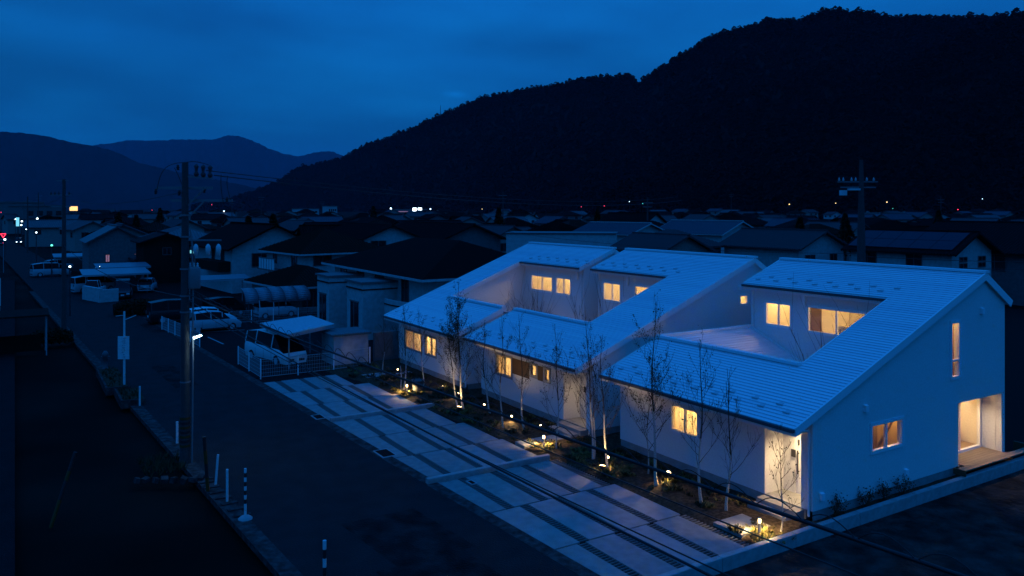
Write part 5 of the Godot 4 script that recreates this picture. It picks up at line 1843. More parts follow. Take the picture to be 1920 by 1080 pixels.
# ------------------------------------------------------------------ neighbour houses
# a house with its ridge along its own z axis; wx, wz footprint; win: [side, u, y, w, h] with side "-x", "+x", "-z", "+z"
func neighbour(called: String, label: String, at: Vector3, yaw: float, wx: float, wz: float, eave: float, ridge: float, hip: bool, wm: Material, rm: Material, win: Array, group := "", ribs := 0.0, over := 0.5, trim: Material = null) -> Node3D:
	var t := thing(called, label, "house", at, group)
	t.rotation.y = yaw
	O = Vector3.ZERO
	var hx := wx * 0.5
	var hz := wz * 0.5
	var s := mb()
	var inner := eave - 0.1
	for sx in [-1.0, 1.0]:
		box2(s, Vector3(sx * hx, -0.35, -hz), Vector3(sx * (hx - 0.15), inner, hz))
	var gt := [Vector2(-hx + 0.15, eave - 0.1), Vector2(0, (ridge if not hip else eave) - 0.12), Vector2(hx - 0.15, eave - 0.1)]
	for z in [-hz, hz - 0.15]:
		wall(s, "z", z, 0.15, -0.35, gt)
	part(t, "wall", s, wm)
	# roof slabs
	var ox := hx + over
	var oz := hz + over
	var ye := eave - (ridge - eave) * over / hx
	s = mb()
	var th := 0.14
	if hip:
		var rz := maxf(oz - ox, 0.3)
		var A := [Vector3(-ox, ye, -oz), Vector3(ox, ye, -oz), Vector3(ox, ye, oz), Vector3(-ox, ye, oz)]
		var r0 := Vector3(0, ridge, -rz)
		var r1 := Vector3(0, ridge, rz)
		quad(s, A[0], r0, r1, A[3])
		quad(s, A[1], A[2], r1, r0)
		tri(s, A[0], A[1], r0)
		tri(s, A[3], r1, A[2])
		quad(s, A[0] - Vector3(0, th, 0), A[1] - Vector3(0, th, 0), A[2] - Vector3(0, th, 0), A[3] - Vector3(0, th, 0))
		if ribs > 0.0:
			rib_face(s, A[0], A[3], r0, r1, ribs)
			rib_face(s, A[1], A[2], r0, r1, ribs)
			rib_face(s, A[3], A[2], r1, r1, ribs)
	else:
		for sx in [-1.0, 1.0]:
			var p := []
			for dy in [0.0, -th]:
				p.append(Vector3(0, ridge + dy, -oz))
				p.append(Vector3(sx * ox, ye + dy, -oz))
				p.append(Vector3(sx * ox, ye + dy, oz))
				p.append(Vector3(0, ridge + dy, oz))
			hexa(s, p)
			if ribs > 0.0:
				rib_face(s, Vector3(sx * ox, ye, -oz), Vector3(sx * ox, ye, oz), Vector3(0, ridge, -oz), Vector3(0, ridge, oz), ribs)
	var roof := part(t, "roof", s, rm)
	s = mb()
	if hip:
		for q in [[0, 1], [1, 2], [2, 3], [3, 0]]:
			var A := [Vector3(-ox, ye - 0.1, -oz), Vector3(ox, ye - 0.1, -oz), Vector3(ox, ye - 0.1, oz), Vector3(-ox, ye - 0.1, oz)]
			bar(s, A[q[0]], A[q[1]], 0.10, 0.16)
	else:
		bx(s, Vector3(0, ridge + 0.06, 0), Vector3(0.3, 0.14, oz * 2.0))
		for sx in [-1.0, 1.0]:
			bar(s, Vector3(sx * ox, ye - 0.08, -oz), Vector3(sx * ox, ye - 0.08, oz), 0.10, 0.12)
			for z in [-oz, oz]:
				bar(s, Vector3(0, ridge - 0.1, z), Vector3(sx * ox, ye - 0.1, z), 0.06, 0.2)
	part(roof, "roof_trim", s, trim if trim else rm)
	for w in win:
		var c := Vector3.ZERO
		var n := Vector3.ZERO
		match w[0]:
			"-x":
				n = Vector3(-1, 0, 0)
				c = Vector3(-hx, w[2], w[1])
			"+x":
				n = Vector3(1, 0, 0)
				c = Vector3(hx, w[2], w[1])
			"-z":
				n = Vector3(0, 0, -1)
				c = Vector3(w[1], w[2], -hz)
			"+z":
				n = Vector3(0, 0, 1)
				c = Vector3(w[1], w[2], hz)
		var b := Basis(n.cross(Vector3.UP), Vector3.UP, -n)
		s = mb()
		for q in [-1.0, 1.0]:
			bx(s, c + n * 0.02 + b.x * q * w[3] * 0.5, Vector3(0.06, w[4] + 0.06, 0.1), b)
			bx(s, c + n * 0.02 + b.y * q * w[4] * 0.5, Vector3(w[3], 0.06, 0.1), b)
		bx(s, c + n * 0.02, Vector3(0.05, w[4], 0.08), b)
		var wi := part(t, "window", s, M.shutter)
		s = mb()
		bx(s, c, Vector3(w[3] - 0.05, w[4] - 0.05, 0.05), b)
		part(wi, "pane", s, M.far_window if w.size() > 5 else M.dark_glass)
	return t

func rib_face(s: SurfaceTool, e0: Vector3, e1: Vector3, r0: Vector3, r1: Vector3, step: float) -> void:
	var n := int((e1 - e0).length() / step)
	var nrm := (e1 - e0).cross(r0 - e0).normalized()
	if nrm.y < 0:
		nrm = -nrm
	var along := (e1 - e0).normalized()
	for k in n:
		var f := (k + 0.5) / n
		var a := e0.lerp(e1, f)
		# run straight up the slope until it meets the hip
		var up := (r0 - e0) - along * (r0 - e0).dot(along)
		var rl := along.dot(r0 - e0)
		var rr := along.dot(r1 - e0)
		var pos := f * (e1 - e0).length()
		var g := 1.0
		if pos < rl:
			g = pos / maxf(rl, 0.01)
		elif pos > rr:
			g = ((e1 - e0).length() - pos) / maxf((e1 - e0).length() - rr, 0.01)
		var b := a + up * clampf(g, 0.02, 1.0)
		var h := nrm * 0.10
		var w := along * step * 0.28
		quad(s, a - w, b - w, b + h, a + h)
		quad(s, a + h, b + h, b + w, a + w)
		tri(s, a - w, a + h, a + w)

func make_neighbours() -> void:
	var G := ""
	# big dark hipped house beside the far white house, with towers and a balcony
	var t := neighbour("hipped_house", "large pale house with a broad black hipped roof beyond the far white house", Vector3(29.2, 0, -58.3), 0.0, 10.6, 18.6, 5.05, 7.0, true, M.wall_white, M.tile_black, [["-x", -7.0, 3.6, 1.4, 1.9], ["-x", -3.2, 3.7, 1.4, 1.9], ["-x", 0.8, 3.7, 1.7, 1.9], ["-x", 5.6, 3.6, 1.2, 1.9], ["+z", -2.8, 3.7, 1.2, 1.9], ["+z", 2.5, 3.8, 1.2, 1.0]], G, 0.0, 0.9, M.wall_white)
	O = Vector3.ZERO
	for q in [[-7.0, -3.9, 2.4, 2.9], [-6.8, 2.6, 2.4, 3.2]]:
		var s := mb()
		var cx: float = q[0]
		var cz: float = q[1]
		box2(s, Vector3(cx - q[2] * 0.5, -0.3, cz - q[3] * 0.5), Vector3(cx + q[2] * 0.5 + 0.5, 4.05, cz + q[3] * 0.5))
		var tw := part(t, "tower", s, M.wall_white)
		s = mb()
		bx(s, Vector3(cx + 0.2, 3.6, cz), Vector3(q[2] + 0.56, 0.09, q[3] + 0.06))
		part(tw, "dark_band", s, M.wall_dark)
		s = mb()
		bx(s, Vector3(cx + 0.2, 4.1, cz), Vector3(q[2] + 0.7, 0.14, q[3] + 0.2))
		part(tw, "coping", s, M.wall_grey)
		s = mb()
		bx(s, Vector3(cx - q[2] * 0.5 - 0.01, 1.45, cz), Vector3(0.1, 2.3, 1.5))
		part(tw, "window", s, M.dark_glass)
		s = mb()
		bx(s, Vector3(cx - q[2] * 0.5 - 0.04, 2.65, cz), Vector3(0.1, 0.1, 1.7))
		bx(s, Vector3(cx - q[2] * 0.5 - 0.04, 0.27, cz), Vector3(0.1, 0.1, 1.7))
		bx(s, Vector3(cx - q[2] * 0.5 - 0.04, 1.45, cz), Vector3(0.09, 2.3, 0.08))
		part(tw, "window_frame", s, M.shutter)
	var s := mb()
	var arc := []
	for k in 13:
		var a := lerpf(-0.2, PI * 0.5 + 0.1, k / 12.0)
		arc.append(Vector3(-5.0 - cos(a) * 1.9, 0, 6.2 + sin(a) * 3.8))
	for k in 12:
		var a: Vector3 = arc[k]
		var b: Vector3 = arc[k + 1]
		hexa(s, [a + Vector3(0, 1.75, 0), b + Vector3(0, 1.75, 0), b + Vector3(0.12, 1.75, 0), a + Vector3(0.12, 1.75, 0), a + Vector3(0, 3.05, 0), b + Vector3(0, 3.05, 0), b + Vector3(0.12, 3.05, 0), a + Vector3(0.12, 3.05, 0)])
	part(t, "balcony", s, M.wall_white)
	s = mb()
	for k in 12:
		bar(s, arc[k] + Vector3(0, 2.7, 0), arc[k + 1] + Vector3(0, 2.7, 0), 0.06, 0.09)
	part(t, "balcony_band", s, M.wall_dark)
	s = mb()
	box2(s, Vector3(-5.6, 2.55, -3.0), Vector3(-5.25, 2.75, 1.5))
	for k in 26:
		box2(s, Vector3(-5.58, 2.75, -2.9 + k * 0.17), Vector3(-5.55, 3.6, -2.87 + k * 0.17))
	part(t, "railing", s, M.shutter)
	# pale bin store at the corner of its plot
	t = thing("storage_block", "pale concrete storage block behind the mesh fence", "storage block", Vector3(17.4, 0, -47.6))
	s = mb()
	box2(s, Vector3(16.3, -0.1, -48.5), Vector3(18.5, 1.75, -46.3))
	part(t, "block_body", s, M.wall_white)
	s = mb()
	box2(s, Vector3(16.15, 1.75, -48.65), Vector3(18.65, 1.87, -46.15))
	part(t, "coping", s, M.wall_grey)
	t = thing("boundary_wall", "pale boundary wall between the storage block and the far white house", "wall", Vector3(19.4, 0, -46.3))
	s = mb()
	box2(s, Vector3(18.9, -0.1, -46.5), Vector3(24.0, 1.75, -46.3))
	part(t, "wall_body", s, M.wall_grey)
	t = thing("planter_tub", "grey round tub at the corner of the pale tower", "tub", Vector3(20.0, 0, -61.5))
	s = mb()
	lathe(s, Vector3(20.0, 0, -61.5), [Vector2(0.3, -0.1), Vector2(0.36, 0.75), Vector2(0.38, 0.8), Vector2(0.001, 0.78)], 12)
	part(t, "tub_body", s, M.wall_grey)
	# brown tiled hipped house behind
	t = neighbour("hipped_house", "cream house with a brown tiled hipped roof and white balcony screens", Vector3(28.6, 0, -84.5), 0.12, 9.0, 9.5, 5.2, 7.25, true, M.wall_white, M.tile_brown, [["-x", -2.4, 4.2, 1.0, 1.2], ["-x", 2.6, 4.1, 1.3, 1.3], ["+z", -2.4, 4.2, 2.0, 1.2], ["+z", 2.2, 4.2, 1.6, 1.2]], G, 0.3, 0.7, M.wall_white)
	O = Vector3.ZERO
	for k in 6:
		s = mb()
		box2(s, Vector3(-5.6, 3.0, -4.2 + k * 0.72), Vector3(-5.55, 4.1, -3.7 + k * 0.72))
		part(t, "balcony_panel", s, M.white_paint)
	s = mb()
	box2(s, Vector3(-5.7, 2.85, -4.4), Vector3(-4.4, 3.0, 0.3))
	box2(s, Vector3(-5.62, 4.1, -4.3), Vector3(-5.52, 4.2, 0.2))
	part(t, "balcony_frame", s, M.shutter)
	# its low tiled wing
	neighbour("low_wing", "low brown tiled wing in front of the cream hipped house", Vector3(23.6, 0, -76.0), 0.12, 6.5, 9.0, 2.6, 3.9, true, M.wall_cream, M.tile_brown, [["-x", 0, 1.3, 1.6, 1.5], ["+z", -1.0, 1.2, 2.0, 1.5]], G, 0.3, 0.6, M.wall_white)
	neighbour("gabled_house", "white house with a black gabled roof and dark balcony behind the transformer", Vector3(24.6, 0, -99.0), 0.1, 9.6, 14.0, 5.3, 7.6, false, M.wall_white, M.tile_black, [["-x", 3.8, 4.0, 1.1, 1.6], ["-x", 0.4, 4.0, 1.1, 1.6], ["+z", -1.5, 3.6, 2.2, 1.5], ["+z", 2.5, 3.6, 1.0, 1.2]], G, 0.0, 0.8)
	s = mb()
	O = Vector3.ZERO
	t = get_child(get_child_count() - 1)
	box2(s, Vector3(-6.2, 2.4, -2.0), Vector3(-4.81, 3.5, 6.5))
	part(t, "balcony", s, M.wall_dark)
	neighbour("gabled_house", "white gabled house with a small dark window above the black roof", Vector3(40.2, 0, -100.5), 0.0, 7.2, 15.0, 5.9, 7.35, false, M.wall_white, M.tile_dark, [["+z", -1.7, 5.0, 2.0, 0.8]], G, 0.35, 0.6)
	neighbour("gabled_house", "grey walled gabled house with a large dark slope above the black roof", Vector3(50.2, 0, -100.0), 0.0, 8.6, 20.0, 5.7, 7.4, false, M.wall_grey, M.tile_dark, [["+z", 2.4, 3.6, 1.2, 1.2]], G, 0.35, 0.7)
	neighbour("gabled_house", "small pale gabled house tucked between two dark roofs", Vector3(46.5, 0, -118.0), 0.0, 6.0, 10.0, 5.6, 7.0, false, M.wall_white, M.tile_dark, [["+z", 0, 4.2, 1.0, 1.0]], G, 0.0, 0.5)
	# flat white building behind the far house
	t = thing("flat_building", "plain pale flat-roofed building behind the far white house", "building", Vector3(58.5, 0, -81.5))
	t.rotation.y = -0.72
	O = Vector3.ZERO
	s = mb()
	bx(s, Vector3(0, 3.0, 0), Vector3(13.4, 6.7, 6.0))
	part(t, "wall", s, M.wall_white)
	s = mb()
	bx(s, Vector3(0, 6.4, 0), Vector3(13.7, 0.12, 6.3))
	part(t, "roof_edge", s, M.gutter)
	# right-hand neighbours
	t = neighbour("solar_house", "white gabled house with dark solar panels across its roof", Vector3(78.0, 0, -46.6), 0.0, 7.0, 10.6, 5.5, 7.2, false, M.wall_white, M.tile_dark, [["+z", -1.6, 4.0, 1.3, 0.45], ["+z", -1.6, 4.6, 1.3, 0.45], ["+z", 1.7, 4.0, 1.3, 0.45], ["+z", 1.7, 4.6, 1.3, 0.45], ["-x", 1.6, 4.3, 1.6, 1.5], ["-x", -3.4, 4.2, 2.0, 1.6]], G, 0.3, 0.7)
	O = Vector3.ZERO
	var sl := atan((7.2 - 5.5) / 3.5)
	for k in 5:
		for r in 2:
			piece(t, "solar_panel", M.solar, Vector3(-1.25 - r * 1.6, 7.2 - (1.25 + r * 1.6) * 0.486 + 0.13, -4.5 + k * 2.2), Vector3(1.72, 0.04, 2.15), Basis(Vector3(0, 0, 1), sl))
	neighbour("gabled_house", "white gabled house with a ribbed grey tile roof, left of the solar roof", Vector3(75.2, 0, -61.3), 0.0, 7.6, 10.6, 5.4, 7.0, false, M.wall_white, M.tile_grey, [["+z", -2.0, 3.8, 1.6, 1.2], ["+z", 2.0, 3.8, 1.2, 1.2]], G, 0.3, 0.7)
	neighbour("tiled_house", "dark house with a wide tiled roof at the right frame edge", Vector3(93.0, 0, -43.0), 0.0, 15.0, 19.0, 5.2, 7.9, false, M.wall_grey, M.tile_dark, [["-x", 4.0, 3.9, 2.2, 1.6], ["-x", 0.0, 3.9, 2.2, 1.6], ["-x", -4.0, 3.9, 2.2, 1.6]], G, 0.35, 0.8)
	neighbour("gabled_house", "pale gabled house with a ribbed tile roof behind the middle ridge", Vector3(58.8, 0, -64.0), 0.0, 6.4, 7.6, 5.3, 6.7, false, M.wall_cream, M.tile_grey, [["+z", 0.0, 3.6, 1.4, 1.2]], G, 0.3, 0.6)
	neighbour("tiled_house", "house with a ribbed tile hip roof between the middle and nearest ridges", Vector3(66.5, 0, -70.5), 0.2, 7.5, 9.0, 5.3, 6.9, true, M.wall_grey, M.tile_grey, [["-x", 1.5, 3.8, 1.4, 1.4], ["+z", 0.0, 3.8, 1.6, 1.4]], G, 0.3, 0.6)
	neighbour("blue_roof_house", "house with a wide blue metal roof behind the tiled roofs", Vector3(97.0, 0, -94.5), 0.15, 10.0, 13.0, 5.6, 7.4, false, M.wall_white, M.metal_blue, [["+z", 0, 4.4, 1.0, 1.0]], G, 0.45, 0.6, M.wall_white)
	neighbour("blue_roof_house", "second blue metal roofed house, left of the wider one", Vector3(84.0, 0, -101.0), 0.15, 9.0, 12.0, 5.6, 7.1, false, M.wall_white, M.metal_blue, [["+z", 0, 4.4, 1.0, 1.0]], G, 0.45, 0.6, M.wall_white)
	neighbour("gabled_house", "black roofed house with twin white gables behind the middle white house", Vector3(121.0, 0, -141.0), 0.3, 11.0, 12.0, 5.8, 8.4, false, M.wall_white, M.tile_black, [["+z", 0, 5.2, 1.0, 1.0]], G, 0.0, 0.6)
	# down the street on the left
	neighbour("gabled_house", "pale gabled house with two dim lit windows down the street", Vector3(12.0, 0, -128.0), 0.0, 7.0, 12.0, 5.0, 7.0, false, M.wall_grey, M.metal_pale, [["+z", 2.4, 2.6, 0.5, 1.0, 1], ["+z", -1.2, 2.6, 0.5, 1.0, 1]], G, 0.0, 0.4)
	neighbour("gabled_house", "dark brown house beside the pale gabled house down the street", Vector3(16.4, 0, -112.5), 0.0, 5.5, 7.0, 5.4, 6.3, false, M.wall_dark, M.tile_dark, [["+z", 0, 4.0, 1.0, 0.9]], G, 0.0, 0.6)
	neighbour("tiled_house", "house with a long pale metal hip roof behind the main pole", Vector3(21.6, 0, -131.0), 0.0, 9.0, 14.0, 5.0, 6.6, true, M.wall_grey, M.metal_pale, [["-x", 2.0, 3.6, 1.5, 1.4], ["+z", -1.5, 3.6, 1.6, 1.4]], G, 0.45, 0.6)
	neighbour("tiled_house", "low grey roofed house left of the main pole", Vector3(17.5, 0, -118.8), 0.0, 7.0, 5.0, 2.9, 4.2, true, M.wall_grey, M.tile_grey, [["+z", 0, 1.4, 1.6, 1.4]], G, 0.3, 0.6)

# ------------------------------------------------------------------ the town
func make_town() -> void:
	rng.seed = 77
	var kinds := []
	var wms := ["wall_white", "wall_cream", "wall_grey", "wall_dark"]
	var rms := ["tile_dark", "tile_black", "tile_grey", "tile_brown", "metal_blue", "metal_pale"]
	var words := {"tile_dark": "dark tiled", "tile_black": "black", "tile_grey": "grey tiled", "tile_brown": "brown tiled", "metal_blue": "blue metal", "metal_pale": "pale metal"}
	var wwords := {"wall_white": "white", "wall_cream": "cream", "wall_grey": "grey", "wall_dark": "dark brown"}
	var spots := []
	var taken_at := [Vector2(29, -58), Vector2(28, -84), Vector2(23, -76), Vector2(25, -99), Vector2(40, -100), Vector2(50, -100), Vector2(46, -118), Vector2(58, -81), Vector2(78, -47), Vector2(75, -61), Vector2(93, -43), Vector2(59, -64), Vector2(66, -70), Vector2(97, -94), Vector2(84, -101), Vector2(121, -141), Vector2(12, -128), Vector2(16, -112), Vector2(21, -131), Vector2(25, -20), Vector2(25, -30), Vector2(25, -40), Vector2(17, -118), Vector2(93, -52), Vector2(93, -34), Vector2(29, -50), Vector2(29, -66), Vector2(25, -92), Vector2(50, -92), Vector2(50, -108), Vector2(10, -104), Vector2(17, -84), Vector2(18, -68)]
	for k in 9000:
		if spots.size() >= 250:
			break
		var d := 62.0 * pow(9.5, rng.randf())
		var u := rng.randf_range(-80, 2050)
		var p := at_px(u, d)
		if p.x < fx(p.z) + 6.0 and p.x > lx(p.z) - 8.0:
			continue
		if p.x < fx(p.z) and p.z > -120.0:
			continue
		if (p.x < 40.0 and p.z > -76.0) or (u > 560.0 and d < 118.0):
			continue
		if d < 160.0 and p.x < 34.0 and p.z > -100.0:
			continue
		var ok := true
		var gap := 10.5 + d * 0.004
		for q in taken_at:
			if Vector2(p.x, p.z).distance_to(q) < gap:
				ok = false
				break
		if not ok:
			continue
		taken_at.append(Vector2(p.x, p.z))
		spots.append([d, p, u])
	spots.sort_custom(func(a, b): return a[0] < b[0])
	for k in 12:
		var wm: String = wms[[0, 2, 1, 2, 2, 1, 2, 0, 3, 1, 2, 2][k]]
		var rm: String = rms[[0, 1, 2, 3, 0, 5, 0, 2, 1, 4, 3, 0][k]]
		var hip: bool = [false, true, false, true, false, false, true, false, false, false, true, false][k]
		var wx := rng.randf_range(6.5, 9.0)
		var wz := rng.randf_range(8.5, 12.0)
		var ev := rng.randf_range(4.6, 5.6) if k % 4 != 3 else 3.0
		var rg := ev + wx * rng.randf_range(0.19, 0.26)
		var win := [["-x", -wz * 0.25, ev - 1.4, 1.5, 1.2], ["-x", wz * 0.25, ev - 1.4, 1.5, 1.2], ["+z", -wx * 0.22, ev - 1.4, 1.4, 1.2], ["+z", wx * 0.22, ev - 1.4, 1.2, 1.2], ["-z", 0.0, ev - 1.4, 1.4, 1.2]]
		var label := "%s house, %s %s roof" % [wwords[wm], words[rm], "hipped" if hip else "gabled"]
		kinds.append([label, Vector3.ZERO, wx, wz, ev, rg, hip, wm, rm, win])
	var protos := {}
	for i in spots.size():
		var k := rng.randi() % 12
		var c: Array = kinds[k]
		var yaw := rng.randf_range(-0.25, 0.25) + (PI * 0.5 if rng.randf() < 0.45 else 0.0)
		var p: Vector3 = spots[i][1]
		# the plain rises slowly towards the foot of the mountain
		p.y = maxf(0.0, (spots[i][0] - 220.0) * 0.006)
		var side := side_word(spots[i][2])
		var far_word := "close behind"
		for q in [[420.0, "farthest back"], [260.0, "far back"], [160.0, "midway back"], [105.0, "two rows back"]]:
			if spots[i][0] > q[0]:
				far_word = q[1]
				break
		var label := "%s, %s, %s" % [c[0], far_word, side]
		if not protos.has(k):
			protos[k] = neighbour("town_house", label, p, yaw, c[2], c[3], c[4], c[5], c[6], M[c[7]], M[c[8]], c[9], "houses of the town beyond", 0.4)
		else:
			var o: Node3D = protos[k].duplicate()
			o.name = numbered("town_house")
			add_child(o)
			o.position = p
			o.rotation.y = yaw
			o.set_meta("label", label)
	# far white blocks on the plain
	for q in [[264 * 2 + 45, 620.0, 18.0, 9.0, "pale square block far across the plain under the ridge end"], [618, 600.0, 10.0, 11.0, "narrow pale block with a rooftop tank far across the plain"], [1635, 420.0, 12.0, 7.0, "white block among houses at the mountain foot on the right"], [1690, 430.0, 8.0, 7.0, "small pale house beside the white block at the mountain foot"], [70, 300.0, 16.0, 10.5, "dim square building with a yellow hoarding at the far left"], [40, 330.0, 14.0, 12.0, "tall dim building at the far left frame edge"]]:
		var p := at_px(q[0], q[1])
		var t := thing("far_building", q[4], "building", p)
		t.rotation.y = 0.5
		O = Vector3.ZERO
		var s := mb()
		bx(s, Vector3(0, q[3] * 0.5 - 0.3, 0), Vector3(q[2], q[3], q[2] * 0.6))
		part(t, "wall", s, M.wall_white if q[0] > 100 else M.wall_grey)
		s = mb()
		bx(s, Vector3(0, q[3] - 0.1, 0), Vector3(q[2] + 0.5, 0.5, q[2] * 0.6 + 0.5))
		part(t, "roof_edge", s, M.wall_grey)
		for r in 2:
			for c in 4:
				s = mb()
				bx(s, Vector3((c - 1.5) * q[2] * 0.22, q[3] * (0.4 + 0.32 * r), q[2] * 0.3), Vector3(q[2] * 0.13, q[3] * 0.16, 0.2))
				part(t, "window", s, M.dark_glass)
	# trees between the roofs
	var pal := [[222, 150.0, 8.5], [255, 160.0, 8.0], [466, 118.0, 8.2], [512, 112.0, 8.5], [935, 150.0, 9.5], [1500, 120.0, 8.0], [1585, 130.0, 8.5], [700, 240.0, 10.0], [1120, 210.0, 9.0], [300, 220.0, 9.5], [1760, 170.0, 9.0]]
	for q in pal:
		var p := at_px(q[0], q[1])
		conifer(p, q[2], side_word(q[0]))

func conifer(at: Vector3, h: float, where: String) -> void:
	var t := thing("garden_tree", "dark bushy garden tree among roofs, " + where, "tree", at, "trees between the town roofs")
	var s := mb()
	tube(s, [at + Vector3(0, -0.4, 0), at + Vector3(0.1, h * 0.5, 0), at + Vector3(0, h * 0.95, 0)], [0.2, 0.12, 0.02], 6)
	part(t, "trunk", s, M.twig)
	s = mb()
	for k in 900:
		var f := pow(rng.randf(), 0.8)
		var a := rng.randf() * TAU
		var r := (1.0 - f) * h * 0.24 * (0.4 + 0.6 * rng.randf()) * (1.0 + 0.35 * sin(a * 3.0 + f * 9.0)) + 0.15
		var c := at + Vector3(cos(a) * r, h * (0.2 + 0.8 * f), sin(a) * r)
		var d := Vector3(rng.randf_range(-1, 1), rng.randf_range(-0.7, 0.7), rng.randf_range(-1, 1)).normalized() * 0.35
		var e := d.cross(Vector3(rng.randf_range(-1, 1), 1, rng.randf_range(-1, 1))).normalized() * 0.2
		quad(s, c - d, c - e, c + d, c + e)
	part(t, "crown", s, M.hedge)

func side_word(u: float) -> String:
	for q in [[110, "at the left frame edge"], [250, "left of the pale gabled house"], [330, "left of the main pole"], [400, "just right of the main pole"], [480, "above the arched carport"], [620, "above the brown hipped roof"], [760, "left above the black hipped roof"], [850, "right above the black hipped roof"], [1000, "left of the far white ridge"], [1110, "above the far white ridge"], [1190, "right of the far white ridge"], [1430, "above the middle white ridge"], [1540, "left of the solar roof"], [1610, "beside the thick pole"], [1700, "above the solar roof"], [1790, "above the gable of the solar house"]]:
		if u < q[0]:
			return q[1]
	return "at the right frame edge"

func far_lamp(u: float, v: float, d: float, r: float, m: String) -> void:
	var p := at_px(u, d)
	var y := 9.5 + (390.0 - v) / 1490.0 * d
	r *= 0.75
	var t := thing("distant_lamp", {"far_white": "tiny white light far away, ", "far_warm": "tiny orange light far away, ", "far_red": "tiny red light far away, ", "far_green": "tiny greenish light far away, "}[m] + side_word(u), "lamp", p, "distant %s in the valley" % {"far_white": "white lights", "far_warm": "orange lights", "far_red": "red lights", "far_green": "greenish lights"}[m])
	var s := mb()
	tube(s, [p + Vector3(0, minf(-0.3, y - 7.0), 0), Vector3(p.x, y, p.z)], [0.1, 0.07], 5)
	part(t, "lamp_post", s, M.dark_metal)
	s = mb()
	lathe(s, Vector3(p.x, y, p.z), [Vector2(0.001, -r), Vector2(r * 0.8, -r * 0.6), Vector2(r, 0), Vector2(r * 0.8, r * 0.6), Vector2(0.001, r)], 8)
	part(t, "lamp_globe", s, M[m])

